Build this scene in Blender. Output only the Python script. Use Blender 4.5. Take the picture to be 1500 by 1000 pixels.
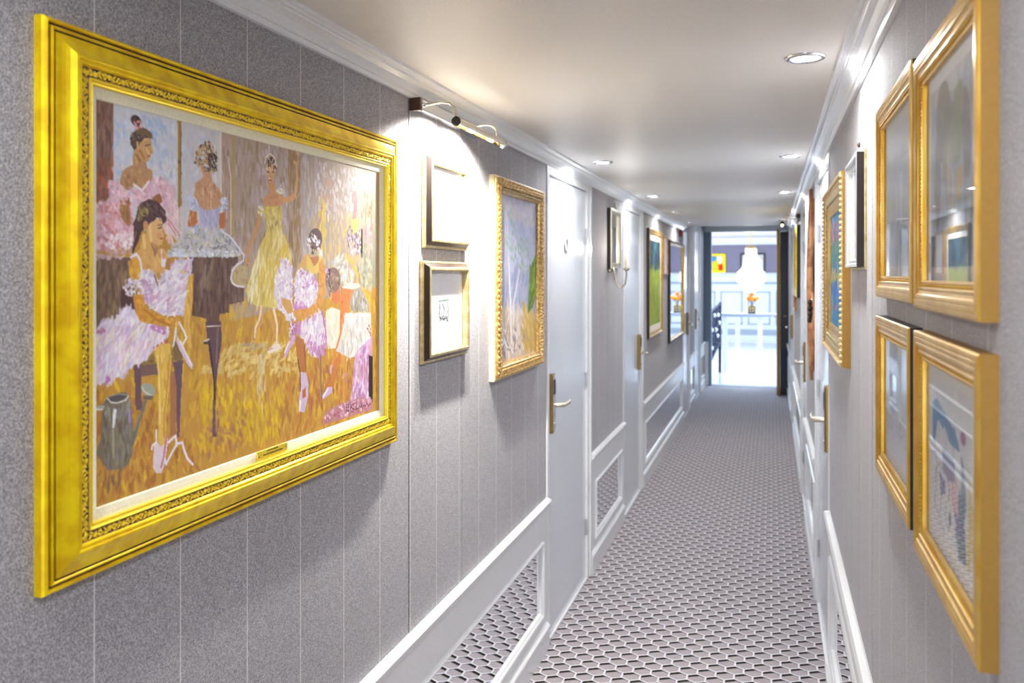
import bpy, bmesh, math, random
import numpy as np
from mathutils import Vector
random.seed(7)
C = bpy.context.scene.collection
for o in list(bpy.data.objects): bpy.data.objects.remove(o)
PI = math.pi
# ------------------------------------------------------------------ camera, world, large lights, exposure
XL, XR = -0.928, 0.216            # the two fabric wall planes; the corridor runs along +Y
CEIL = 2.12
cam_d = bpy.data.cameras.new('camera'); cam = bpy.data.objects.new('camera', cam_d); C.objects.link(cam)
cam.location = (0, 0, 1.6); cam.rotation_euler = (PI/2, 0, math.radians(16.909))
cam_d.sensor_width = 36; cam_d.lens = 30; cam_d.shift_y = -98/1500
cam_d.clip_start = 0.02
cam_d.dof.use_dof = True; cam_d.dof.focus_distance = 2.0; cam_d.dof.aperture_fstop = 5.0
bpy.context.scene.camera = cam
w = bpy.data.worlds.new('world'); bpy.context.scene.world = w; w.use_nodes = True
w.node_tree.nodes['Background'].inputs[0].default_value = (0.86, 0.93, 1.0, 1)
w.node_tree.nodes['Background'].inputs[1].default_value = 3.2
def area(name, loc, rot, sx, sy, energy, col, spread=PI):
    l = bpy.data.lights.new(name, 'AREA'); l.shape = 'RECTANGLE'; l.size = sx; l.size_y = sy; l.energy = energy; l.color = col; l.spread = spread
    o = bpy.data.objects.new(name, l); C.objects.link(o); o.location = loc; o.rotation_euler = rot
    return o
area('lobby_window_light', (-3.3, 17.0, 1.6), (0, -PI/2, 0), 2.2, 6.0, 165, (0.82, 0.91, 1.0))
area('lobby_window_light', (2.3, 16.0, 1.6), (0, PI/2, 0), 2.2, 5.0, 100, (0.82, 0.91, 1.0))
area('lobby_blue_fill', (-0.4, 14.6, 2.47), (0, 0, 0), 2.4, 3.2, 90, (0.52, 0.74, 1.0))  # added blue fill under the lobby ceiling, tints the far carpet
sc = bpy.context.scene
sc.view_settings.view_transform = 'Standard'; sc.view_settings.look = 'None'
sc.view_settings.exposure = 0.70; sc.view_settings.gamma = 1.0
try: sc.view_settings.use_curve_mapping = False
except Exception: pass
DOWN_W = 420.0

# ------------------------------------------------------------------ helpers
def lin(c):
    r = []
    for v in c[:3]:
        v = v/255.0 if max(c[:3]) > 1.001 else v
        r.append(v/12.92 if v <= 0.04045 else ((v+0.055)/1.055)**2.4)
    return tuple(r) + (1.0,)
def mat(name, col, rough=0.5, metal=0.0, noise=None, bump=0.0, bscale=200, coat=0.0, spec=None):
    m = bpy.data.materials.new(name); m.use_nodes = True; nt = m.node_tree; b = nt.nodes['Principled BSDF']
    b.inputs['Base Color'].default_value = lin(col); b.inputs['Roughness'].default_value = rough; b.inputs['Metallic'].default_value = metal
    b.inputs['Coat Weight'].default_value = coat
    if spec is not None: b.inputs['Specular IOR Level'].default_value = spec
    tc = nt.nodes.new('ShaderNodeTexCoord')
    n = nt.nodes.new('ShaderNodeTexNoise'); n.inputs['Scale'].default_value = (noise[1] if noise else bscale); n.inputs['Detail'].default_value = 4
    nt.links.new(tc.outputs['Object'], n.inputs['Vector'])
    r = nt.nodes.new('ShaderNodeValToRGB')
    c2 = noise[0] if noise else tuple(min(255, v*1.03+1) if max(col) > 1.001 else v for v in col)
    r.color_ramp.elements[0].color = lin(col); r.color_ramp.elements[1].color = lin(c2)
    r.color_ramp.elements[0].position = 0.4; r.color_ramp.elements[1].position = 0.62
    nt.links.new(n.outputs['Fac'], r.inputs['Fac']); nt.links.new(r.outputs['Color'], b.inputs['Base Color'])
    if bump:
        bp = nt.nodes.new('ShaderNodeBump'); bp.inputs['Strength'].default_value = bump; bp.inputs['Distance'].default_value = 0.002
        nt.links.new(n.outputs['Fac'], bp.inputs['Height']); nt.links.new(bp.outputs['Normal'], b.inputs['Normal'])
    return m
def emit(name, col, strength):
    m = bpy.data.materials.new(name); m.use_nodes = True; b = m.node_tree.nodes['Principled BSDF']
    b.inputs['Base Color'].default_value = lin(col); b.inputs['Emission Color'].default_value = lin(col); b.inputs['Emission Strength'].default_value = strength
    return m
class NB:
    """tiny math node builder"""
    def __init__(s, nt): s.nt = nt
    def m(s, op, a, b=None, c=None):
        n = s.nt.nodes.new('ShaderNodeMath'); n.operation = op
        for i, v in enumerate((a, b, c)):
            if v is None: continue
            if isinstance(v, (int, float)): n.inputs[i].default_value = v
            else: s.nt.links.new(v, n.inputs[i])
        return n.outputs[0]
    def mix(s, f, a, b):
        n = s.nt.nodes.new('ShaderNodeMix'); n.data_type = 'RGBA'
        for sock, v in ((n.inputs[0], f), (n.inputs[6], a), (n.inputs[7], b)):
            if isinstance(v, (int, float)): sock.default_value = v
            elif isinstance(v, tuple): sock.default_value = v
            else: s.nt.links.new(v, sock)
        return n.outputs[2]
def fabric_mat():
    m = bpy.data.materials.new('heather_fabric'); m.use_nodes = True; nt = m.node_tree; b = nt.nodes['Principled BSDF']; k = NB(nt)
    tc = nt.nodes.new('ShaderNodeTexCoord'); sp = nt.nodes.new('ShaderNodeSeparateXYZ'); nt.links.new(tc.outputs['Object'], sp.inputs[0])
    mp = nt.nodes.new('ShaderNodeMapping'); mp.inputs['Scale'].default_value = (1, 1.0, 0.55); nt.links.new(tc.outputs['Object'], mp.inputs['Vector'])
    n1 = nt.nodes.new('ShaderNodeTexNoise'); n1.inputs['Scale'].default_value = 800; n1.inputs['Detail'].default_value = 3; nt.links.new(mp.outputs[0], n1.inputs['Vector'])
    n2 = nt.nodes.new('ShaderNodeTexNoise'); n2.inputs['Scale'].default_value = 2.2; nt.links.new(tc.outputs['Object'], n2.inputs['Vector'])
    r = nt.nodes.new('ShaderNodeValToRGB'); e = r.color_ramp.elements
    e[0].position = 0.36; e[0].color = lin((104, 102, 106)); e[1].position = 0.64; e[1].color = lin((196, 193, 199))
    x = e.new(0.5); x.color = lin((150, 148, 153)); nt.links.new(n1.outputs['Fac'], r.inputs['Fac'])
    v = k.m('MULTIPLY_ADD', n2.outputs['Fac'], 0.16, 0.92)
    cm = nt.nodes.new('ShaderNodeMix'); cm.data_type = 'RGBA'; cm.blend_type = 'MULTIPLY'; cm.inputs[0].default_value = 1
    nt.links.new(r.outputs[0], cm.inputs[6]); cb = nt.nodes.new('ShaderNodeCombineColor')
    for i in range(3): nt.links.new(v, cb.inputs[i])
    nt.links.new(cb.outputs[0], cm.inputs[7])
    t = k.m('MODULO', k.m('ADD', sp.outputs['Y'], 0.1865*20 - 0.995 + 0.0008), 0.1865)
    line = k.m('LESS_THAN', t, 0.0024)
    col = k.mix(k.m('MULTIPLY', line, 0.85), cm.outputs[2], lin((226, 222, 216)))
    nt.links.new(col, b.inputs['Base Color']); b.inputs['Roughness'].default_value = 0.75
    b.inputs['Sheen Weight'].default_value = 0.15
    bp = nt.nodes.new('ShaderNodeBump'); bp.inputs['Strength'].default_value = 0.35; bp.inputs['Distance'].default_value = 0.001
    nt.links.new(n1.outputs['Fac'], bp.inputs['Height']); nt.links.new(bp.outputs[0], b.inputs['Normal'])
    return m
def carpet_mat():
    m = bpy.data.materials.new('honeycomb_carpet'); m.use_nodes = True; nt = m.node_tree; b = nt.nodes['Principled BSDF']; k = NB(nt)
    tc = nt.nodes.new('ShaderNodeTexCoord'); sp = nt.nodes.new('ShaderNodeSeparateXYZ'); nt.links.new(tc.outputs['Object'], sp.inputs[0])
    nz = nt.nodes.new('ShaderNodeTexNoise'); nz.inputs['Scale'].default_value = 300; nt.links.new(tc.outputs['Object'], nz.inputs['Vector'])
    wob = k.m('MULTIPLY', k.m('SUBTRACT', nz.outputs['Fac'], 0.5), 0.10)
    px = k.m('ADD', k.m('MULTIPLY_ADD', sp.outputs['X'], 1/0.0714, 400.0), wob)
    py = k.m('ADD', k.m('MULTIPLY_ADD', sp.outputs['Y'], 1/0.0664, 400.0*1.7320508), wob)
    s3 = 1.7320508
    ax = k.m('SUBTRACT', k.m('MODULO', px, 1.0), 0.5); ay = k.m('SUBTRACT', k.m('MODULO', py, s3), s3/2)
    bx = k.m('SUBTRACT', k.m('MODULO', k.m('ADD', px, 0.5), 1.0), 0.5); by = k.m('SUBTRACT', k.m('MODULO', k.m('ADD', py, s3/2), s3), s3/2)
    la = k.m('ADD', k.m('MULTIPLY', ax, ax), k.m('MULTIPLY', ay, ay)); lb = k.m('ADD', k.m('MULTIPLY', bx, bx), k.m('MULTIPLY', by, by))
    sel = k.m('LESS_THAN', la, lb); inv = k.m('SUBTRACT', 1.0, sel)
    gx = k.m('ADD', k.m('MULTIPLY', ax, sel), k.m('MULTIPLY', bx, inv)); gy = k.m('ADD', k.m('MULTIPLY', ay, sel), k.m('MULTIPLY', by, inv))
    dul = k.m('ADD', k.m('MULTIPLY', gx, -0.5), k.m('MULTIPLY', gy, 0.866)); dur = k.m('ADD', k.m('MULTIPLY', gx, 0.5), k.m('MULTIPLY', gy, 0.866))
    mx = k.m('MAXIMUM', k.m('MAXIMUM', k.m('ABSOLUTE', dul), k.m('ABSOLUTE', dur)), k.m('ABSOLUTE', gx))
    line = k.m('GREATER_THAN', mx, 0.455)
    dark = k.m('MULTIPLY', k.m('GREATER_THAN', dul, 0.20), k.m('LESS_THAN', dul, 0.456))
    grey = k.m('MULTIPLY', k.m('GREATER_THAN', dur, 0.33), k.m('LESS_THAN', dur, 0.456))
    n2 = nt.nodes.new('ShaderNodeTexNoise'); n2.inputs['Scale'].default_value = 14; nt.links.new(tc.outputs['Object'], n2.inputs['Vector'])
    base = k.mix(n2.outputs['Fac'], lin((146, 138, 144)), lin((166, 159, 160)))
    c1 = k.mix(grey, base, lin((116, 112, 128)))
    c2 = k.mix(dark, c1, lin((22, 17, 10)))
    c3 = k.mix(line, c2, lin((214, 210, 216)))
    fine = k.m('MULTIPLY_ADD', nz.outputs['Fac'], 0.3, 0.85)
    hs = nt.nodes.new('ShaderNodeHueSaturation'); nt.links.new(fine, hs.inputs['Value']); nt.links.new(c3, hs.inputs['Color'])
    nt.links.new(hs.outputs[0], b.inputs['Base Color']); b.inputs['Roughness'].default_value = 0.9; b.inputs['Specular IOR Level'].default_value = 0.25
    h = k.m('ADD', k.m('MULTIPLY', line, 0.6), k.m('MULTIPLY', nz.outputs['Fac'], 0.3))
    bp = nt.nodes.new('ShaderNodeBump'); bp.inputs['Strength'].default_value = 0.5; bp.inputs['Distance'].default_value = 0.002
    nt.links.new(h, bp.inputs['Height']); nt.links.new(bp.outputs[0], b.inputs['Normal'])
    return m
def glass_mat():
    m = bpy.data.materials.new('picture_glass'); m.use_nodes = True; nt = m.node_tree
    for n in list(nt.nodes): nt.nodes.remove(n)
    out = nt.nodes.new('ShaderNodeOutputMaterial'); tr = nt.nodes.new('ShaderNodeBsdfTransparent'); gl = nt.nodes.new('ShaderNodeBsdfGlossy')
    gl.inputs['Roughness'].default_value = 0.015; gl.inputs['Color'].default_value = (0.95, 0.97, 1, 1)
    k = NB(nt); ge = nt.nodes.new('ShaderNodeNewGeometry'); dt = nt.nodes.new('ShaderNodeVectorMath'); dt.operation = 'DOT_PRODUCT'
    nt.links.new(ge.outputs['Normal'], dt.inputs[0]); nt.links.new(ge.outputs['Incoming'], dt.inputs[1])
    fr_ = k.m('MULTIPLY_ADD', k.m('POWER', k.m('SUBTRACT', 1.0, k.m('ABSOLUTE', dt.outputs['Value'])), 5.0), 0.85, 0.03)
    mx = nt.nodes.new('ShaderNodeMixShader'); nt.links.new(fr_, mx.inputs[0]); nt.links.new(tr.outputs[0], mx.inputs[1]); nt.links.new(gl.outputs[0], mx.inputs[2])
    nt.links.new(mx.outputs[0], out.inputs[0]); return m
def paint_mat(rough=0.45):
    m = bpy.data.materials.new('painted_surface'); m.use_nodes = True; nt = m.node_tree; b = nt.nodes['Principled BSDF']
    a = nt.nodes.new('ShaderNodeAttribute'); a.attribute_name = 'Paint'; nt.links.new(a.outputs['Color'], b.inputs['Base Color']); b.inputs['Roughness'].default_value = rough; b.inputs['Specular IOR Level'].default_value = 0.22
    return m
def crystal_mat():
    m = bpy.data.materials.new('crystal'); m.use_nodes = True; nt = m.node_tree; b = nt.nodes['Principled BSDF']
    b.inputs['Base Color'].default_value = (0.95, 0.95, 0.95, 1); b.inputs['Roughness'].default_value = 0.12
    b.inputs['Transmission Weight'].default_value = 0.25; b.inputs['Subsurface Weight'].default_value = 0.0
    out = nt.nodes['Material Output']; t = nt.nodes.new('ShaderNodeBsdfTranslucent'); t.inputs[0].default_value = (0.95, 0.95, 0.95, 1)
    mx = nt.nodes.new('ShaderNodeMixShader'); mx.inputs[0].default_value = 0.6
    nt.links.new(b.outputs[0], mx.inputs[1]); nt.links.new(t.outputs[0], mx.inputs[2]); nt.links.new(mx.outputs[0], out.inputs[0]); return m

M = dict(
 fabric=fabric_mat(), carpet=carpet_mat(), glass=glass_mat(), paint=paint_mat(0.5), print=paint_mat(0.8), crystal=crystal_mat(),
 white=mat('white_gloss_paint', (222, 224, 226), 0.28, coat=0.2), door=mat('white_door_paint', (214, 219, 226), 0.2, coat=0.3),
 plaster=mat('ceiling_paint', (217, 213, 207), 0.45), backing=mat('dark_backing', (30, 24, 22), 0.9),
 mirror=mat('mirror_glass', (236, 240, 244), 0.02, 1.0), gold=mat('yellow_gilding', (246, 214, 14), 0.34, 0.5, noise=((226, 184, 8), 30), bump=0.08, bscale=60),
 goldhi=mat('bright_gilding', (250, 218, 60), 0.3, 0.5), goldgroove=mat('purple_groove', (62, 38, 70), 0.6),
 goldfloor=mat('violet_shaded_gilding', (58, 42, 96), 0.5, 0.1, noise=((206, 164, 30), 170)), liner=mat('linen_liner', (244, 240, 212), 0.8, noise=((232, 228, 200), 300), bump=0.1),
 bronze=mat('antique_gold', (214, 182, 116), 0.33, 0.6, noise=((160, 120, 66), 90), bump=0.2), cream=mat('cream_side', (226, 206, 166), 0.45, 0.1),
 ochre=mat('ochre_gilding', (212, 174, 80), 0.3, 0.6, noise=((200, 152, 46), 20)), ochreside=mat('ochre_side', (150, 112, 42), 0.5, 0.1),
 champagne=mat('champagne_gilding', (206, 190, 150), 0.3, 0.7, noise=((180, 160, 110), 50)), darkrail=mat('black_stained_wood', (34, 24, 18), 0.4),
 silver=mat('silver_leaf', (206, 206, 208), 0.3, 0.7), matboard=mat('mat_board', (236, 234, 232), 0.9), matcream=mat('cream_mat_board', (226, 220, 200), 0.9),
 brass=mat('brushed_brass', (150, 124, 72), 0.3, 0.9), nickel=mat('satin_nickel', (205, 196, 176), 0.25, 0.95), bronzed=mat('brown_lamp_metal', (84, 62, 48), 0.4, 0.6),
 chrome=mat('polished_steel', (206, 208, 212), 0.14, 1.0), wood=mat('carved_wood', (204, 146, 98), 0.38, noise=((156, 96, 54), 18), bump=0.3, coat=0.2),
 marble=mat('white_marble', (236, 236, 238), 0.14, noise=((218, 220, 226), 3), coat=0.4), lobbywall=mat('mauve_wall', (122, 116, 134), 0.8),
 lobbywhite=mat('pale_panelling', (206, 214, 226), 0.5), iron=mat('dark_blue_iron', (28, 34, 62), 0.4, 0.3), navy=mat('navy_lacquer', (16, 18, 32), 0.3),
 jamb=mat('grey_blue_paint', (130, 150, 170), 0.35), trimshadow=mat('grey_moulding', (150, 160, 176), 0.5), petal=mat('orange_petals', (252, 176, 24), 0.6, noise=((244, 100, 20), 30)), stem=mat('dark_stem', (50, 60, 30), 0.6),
 vase=mat('gilt_vase', (190, 150, 50), 0.35, 0.6, noise=((60, 40, 20), 40)), red=mat('dark_red_plastic', (110, 14, 16), 0.35), candle=mat('candle_wax', (236, 226, 190), 0.5),
 threshold=mat('stone_threshold', (150, 150, 160), 0.4), ball=mat('white_glazed_ball', (226, 230, 240), 0.2), vent=mat('black_rubber', (20, 20, 20), 0.8),
 lens=emit('lamp_lens', (250, 250, 252), DOWN_W), bulb=emit('warm_bulb', (255, 226, 160), 30.0), flame=emit('flame_bulb', (255, 246, 226), 60.0), chand=emit('chandelier_bulb', (255, 246, 230), 8.0))

ORG = {}
def link(o, parent=None):
    C.objects.link(o)
    if parent is not None: o.parent = parent
    return o
def tag(o, label=None, cat=None, group=None, kind=None):
    if label: o['label'] = label
    if cat: o['category'] = cat
    if group: o['group'] = group
    if kind: o['kind'] = kind
    return o
def thing(name, label, cat, loc, group=None):
    o = bpy.data.objects.new(name, None); o.empty_display_size = 0.05; o.location = loc; link(o); ORG[o.name] = Vector(loc)
    return tag(o, label, cat, group)
def sroot(name, loc=(0, 0, 0)):
    o = bpy.data.objects.new(name, None); o.empty_display_size = 0.05; o.location = loc; link(o); ORG[o.name] = Vector(loc)
    return tag(o, kind='structure')
class MB:
    def __init__(s): s.v = []; s.f = []; s.sm = []; s.mi = []
    def add(s, vs, fs, smooth=False, mi=0):
        b = len(s.v); s.v += [tuple(v) for v in vs]
        for f in fs: s.f.append(tuple(b+i for i in f)); s.sm.append(smooth); s.mi.append(mi)
        return s
    def box(s, x0, x1, y0, y1, z0, z1, c=0.0, mi=0):
        if x0 > x1: x0, x1 = x1, x0
        if y0 > y1: y0, y1 = y1, y0
        if z0 > z1: z0, z1 = z1, z0
        c = min(c, (x1-x0)/2.01, (y1-y0)/2.01, (z1-z0)/2.01)
        if c <= 0:
            vs = [(x, y, z) for z in (z0, z1) for y in (y0, y1) for x in (x0, x1)]
            return s.add(vs, [(0, 2, 3, 1), (4, 5, 7, 6), (0, 1, 5, 4), (2, 6, 7, 3), (0, 4, 6, 2), (1, 3, 7, 5)], mi=mi)
        bm = bmesh.new(); bmesh.ops.create_cube(bm, size=1)
        for v in bm.verts: v.co = Vector(((x0+x1)/2+v.co.x*(x1-x0), (y0+y1)/2+v.co.y*(y1-y0), (z0+z1)/2+v.co.z*(z1-z0)))
        bmesh.ops.bevel(bm, geom=bm.edges[:], offset=c, segments=2, affect='EDGES', profile=0.5)
        bm.verts.index_update(); s.add([v.co[:] for v in bm.verts], [[v.index for v in f.verts] for f in bm.faces], mi=mi); bm.free(); return s
    def tube(s, pts, r, n=10, cap=True, mi=0):
        pts = [Vector(p) for p in pts]; rs = r if isinstance(r, (list, tuple)) else [r]*len(pts)
        vs = []; fs = []; up = None
        for i, p in enumerate(pts):
            t = (pts[min(i+1, len(pts)-1)] - pts[max(i-1, 0)]).normalized()
            if up is None: up = t.orthogonal().normalized()
            up = (up - t*up.dot(t)).normalized(); q = t.cross(up)
            for k in range(n):
                a = 2*PI*k/n; vs.append(p + (up*math.cos(a) + q*math.sin(a))*rs[i])
        for i in range(len(pts)-1):
            for k in range(n): fs.append((i*n+k, i*n+(k+1) % n, (i+1)*n+(k+1) % n, (i+1)*n+k))
        s.add(vs, fs, True, mi)
        if cap: s.add(vs[:n], [tuple(reversed(range(n)))], mi=mi); s.add(vs[-n:], [tuple(range(n))], mi=mi)
        return s
    def ell(s, c, r, n=8, m=6, R=None, mi=0):
        vs = []; fs = []; c = Vector(c)
        for j in range(m+1):
            ph = PI*j/m
            for k in range(n):
                a = 2*PI*k/n; v = Vector((r[0]*math.sin(ph)*math.cos(a), r[1]*math.sin(ph)*math.sin(a), r[2]*math.cos(ph)))
                if R: v = R @ v
                vs.append(c+v)
        for j in range(m):
            for k in range(n):
                f = (j*n+k, (j+1)*n+k, (j+1)*n+(k+1) % n, j*n+(k+1) % n)
                if j == 0: f = (f[0], f[1], f[2])
                elif j == m-1: f = (f[0], f[1], f[3])
                fs.append(f)
        return s.add(vs, fs, True, mi)
    def lathe(s, c, prof, n=24, axis='Z', mi=0, smooth=True):
        c = Vector(c); vs = []; fs = []
        for r, h in prof:
            for k in range(n):
                a = 2*PI*k/n; u, v = r*math.cos(a), r*math.sin(a)
                vs.append(c + (Vector((u, v, h)) if axis == 'Z' else Vector((h, u, v))))
        for i in range(len(prof)-1):
            for k in range(n): fs.append((i*n+k, i*n+(k+1) % n, (i+1)*n+(k+1) % n, (i+1)*n+k))
        return s.add(vs, fs, smooth, mi)
    def frame(s, side, y0, y1, z0, z1, prof, mi=None):
        """mitred picture frame swept round a rectangle on a wall; prof = (inset from outer edge, stand-off)"""
        X = (lambda t: XL+t) if side == 'L' else (lambda t: XR-t)
        if callable(side): X = side
        n = len(prof); vs = []
        for (cy, cz, dy, dz) in ((y0, z0, 1, 1), (y1, z0, -1, 1), (y1, z1, -1, -1), (y0, z1, 1, -1)):
            for wi, t in prof: vs.append((X(t), cy+dy*wi, cz+dz*wi))
        for i in range(4):
            a = i*n; b = ((i+1) % 4)*n
            for j in range(n-1):
                s.add([vs[a+j], vs[b+j], vs[b+j+1], vs[a+j+1]], [(0, 1, 2, 3)], False, mi[j] if mi else 0)
        return s
    def prism(s, poly, a0, a1, axis='Y', mi=0, smooth=False):
        """polygon of (p,q) extruded along an axis; axis Y: (x,z); axis X: (y,z); axis Z: (x,y)"""
        f = {'Y': lambda p, q, a: (p, a, q), 'X': lambda p, q, a: (a, p, q), 'Z': lambda p, q, a: (p, q, a)}[axis]
        n = len(poly); vs = [f(p, q, a0) for p, q in poly] + [f(p, q, a1) for p, q in poly]
        s.add(vs, [(i, (i+1) % n, n+(i+1) % n, n+i) for i in range(n)], smooth, mi)
        s.add(vs, [tuple(reversed(range(n))), tuple(range(n, 2*n))], False, mi); return s
    def build(s, name, m, parent=None, label=None, kind=None, norm=True):
        org = ORG.get(parent.name, Vector((0, 0, 0))) if parent is not None else Vector((0, 0, 0))
        me = bpy.data.meshes.new(name); me.from_pydata([tuple(Vector(v)-org) for v in s.v], [], s.f)
        me.polygons.foreach_set('use_smooth', s.sm); me.polygons.foreach_set('material_index', s.mi)
        for mm in (m if isinstance(m, (list, tuple)) else [m]): me.materials.append(mm)
        if norm:
            bm = bmesh.new(); bm.from_mesh(me); bmesh.ops.recalc_face_normals(bm, faces=bm.faces); bm.to_mesh(me); bm.free()
        me.update(); o = bpy.data.objects.new(name, me); link(o, parent); ORG[o.name] = org
        if parent is None and kind is None: pass
        return tag(o, label, kind=kind)
def mono(name, mb, m, label, cat, group=None):
    """a one-mesh thing whose origin sits at its base"""
    xs, ys, zs = zip(*mb.v); t = thing(name, None, None, ((min(xs)+max(xs))/2, (min(ys)+max(ys))/2, min(zs)))
    o = mb.build(name, m, t); loc = t.location.copy(); bpy.data.objects.remove(t); o.location = loc; o.name = name
    return tag(o, label, cat, group)

# ------------------------------------------------------------------ painter: colours of flat artworks on a fine mesh
def inpoly(pts, X, Y):
    r = np.zeros(X.shape, bool); n = len(pts)
    for i in range(n):
        x0, y0 = pts[i]; x1, y1 = pts[(i+1) % n]
        if y0 == y1: continue
        c = ((Y >= y0) != (Y >= y1)) & (X < (x1-x0)*(Y-y0)/(y1-y0)+x0); r ^= c
    return r
def vnoise(rs, H, W, sy, sx):
    g = rs.rand(int(H/sy)+3, int(W/sx)+3); yy = np.arange(H)/sy; xx = np.arange(W)/sx
    y0 = yy.astype(int); x0 = xx.astype(int); fy = (yy-y0)[:, None]; fx = (xx-x0)[None, :]
    return (g[y0][:, x0]*(1-fy)*(1-fx)+g[y0+1][:, x0]*fy*(1-fx)+g[y0][:, x0+1]*(1-fy)*fx+g[y0+1][:, x0+1]*fy*fx)
def raster(wm, hm, W, H, ops, seed=1, bg=(200, 200, 200), tex=0.07):
    rs = np.random.RandomState(seed); A = np.empty((H, W, 3)); A[:] = bg; Hh = np.zeros((H, W))
    gx = (np.arange(W)+0.0)*wm/(W-1); gy = (np.arange(H)+0.0)*hm/(H-1); wob = (vnoise(rs, H, W, 5, 5)-0.5)*3.0
    cw, ch = wm/(W-1), hm/(H-1)
    def win(xa, xb, ya, yb):
        i0 = max(0, int(xa/cw)-1); i1 = min(W, int(xb/cw)+3); j0 = max(0, int(ya/ch)-1); j1 = min(H, int(yb/ch)+3); return i0, i1, j0, j1
    for o in ops:
        k = o[0]
        if k in 'ps' :
            pts = o[2]; pad = 4 if k == 'p' else max(o[3], o[4])+2
            i0, i1, j0, j1 = win(min(p[0] for p in pts)-pad, max(p[0] for p in pts)+pad, min(p[1] for p in pts)-pad, max(p[1] for p in pts)+pad)
            if i0 >= i1 or j0 >= j1: continue
            X, Y = np.meshgrid(gx[i0:i1], gy[j0:j1]); wv = wob[j0:j1, i0:i1]
            if k == 'p':
                a = inpoly(pts, X+wv*o[3], Y+wv*o[3]).astype(float)*0.95
            else:
                a = np.zeros(X.shape); n = len(pts)-1
                for q in range(n):
                    (xa, ya), (xb, yb) = pts[q], pts[q+1]; L2 = (xb-xa)**2+(yb-ya)**2+1e-6
                    t = np.clip(((X-xa)*(xb-xa)+(Y-ya)*(yb-ya))/L2, 0, 1); d = np.hypot(X-xa-t*(xb-xa), Y-ya-t*(yb-ya))
                    w0 = o[3]+(o[4]-o[3])*q/n; w1 = o[3]+(o[4]-o[3])*(q+1)/n; wd = (w0+(w1-w0)*t)/2
                    a = np.maximum(a, np.clip((wd-d+wv*0.15)/0.8+0.5, 0, 1))
            a = a[..., None]; A[j0:j1, i0:i1] = A[j0:j1, i0:i1]*(1-a)+np.array(o[1])*a; Hh[j0:j1, i0:i1] += a[..., 0]*0.2
        elif k == 'e':
            _, col, cx, cy, rx, ry, rot = o; R = max(rx, ry)+2; i0, i1, j0, j1 = win(cx-R, cx+R, cy-R, cy+R)
            if i0 >= i1 or j0 >= j1: continue
            X, Y = np.meshgrid(gx[i0:i1]-cx, gy[j0:j1]-cy); cr, sr = math.cos(math.radians(rot)), math.sin(math.radians(rot))
            q = np.sqrt(((X*cr+Y*sr)/rx)**2+((-X*sr+Y*cr)/ry)**2); a = np.clip((1.05-q)*min(rx, ry)/0.9, 0, 1)[..., None]
            A[j0:j1, i0:i1] = A[j0:j1, i0:i1]*(1-a)+np.array(col)*a
        elif k == 'd':
            _, cols, pts, n, ln, wd, ang, spr, al = o
            x0, x1 = min(p[0] for p in pts), max(p[0] for p in pts); y0, y1 = min(p[1] for p in pts), max(p[1] for p in pts); got = 0; tries = 0
            while got < n and tries < n*6:
                tries += 1; cx = rs.uniform(x0, x1); cy = rs.uniform(y0, y1)
                if not inpoly(pts, np.array([cx]), np.array([cy]))[0]: continue
                got += 1; th = math.radians(ang+rs.normal()*spr); L = ln*rs.uniform(0.35, 0.75); w_ = wd*rs.uniform(0.3, 0.7); R = L+2
                i0, i1, j0, j1 = win(cx-R, cx+R, cy-R, cy+R)
                if i0 >= i1 or j0 >= j1: continue
                X = (gx[i0:i1]-cx)[None, :]; Y = (gy[j0:j1]-cy)[:, None]; u = X*math.cos(th)+Y*math.sin(th); v = -X*math.sin(th)+Y*math.cos(th)
                q = (u/L)**2+(v/w_)**2; a = (np.clip((1.15-q)*2.2, 0, 1)*al)[..., None]
                col = np.array(cols[rs.randint(len(cols))])*rs.uniform(0.93, 1.07)
                A[j0:j1, i0:i1] = A[j0:j1, i0:i1]*(1-a)+col*a; Hh[j0:j1, i0:i1] += a[..., 0]*0.25*rs.uniform(-0.5, 1)
    st = vnoise(rs, H, W, 9, 1.2)*0.6+vnoise(rs, H, W, 1.2, 2.5)*0.4-0.5
    A = A*(1+st[..., None]*tex*2); Hh = Hh+st
    return np.clip(A, 0, 255), Hh
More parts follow.
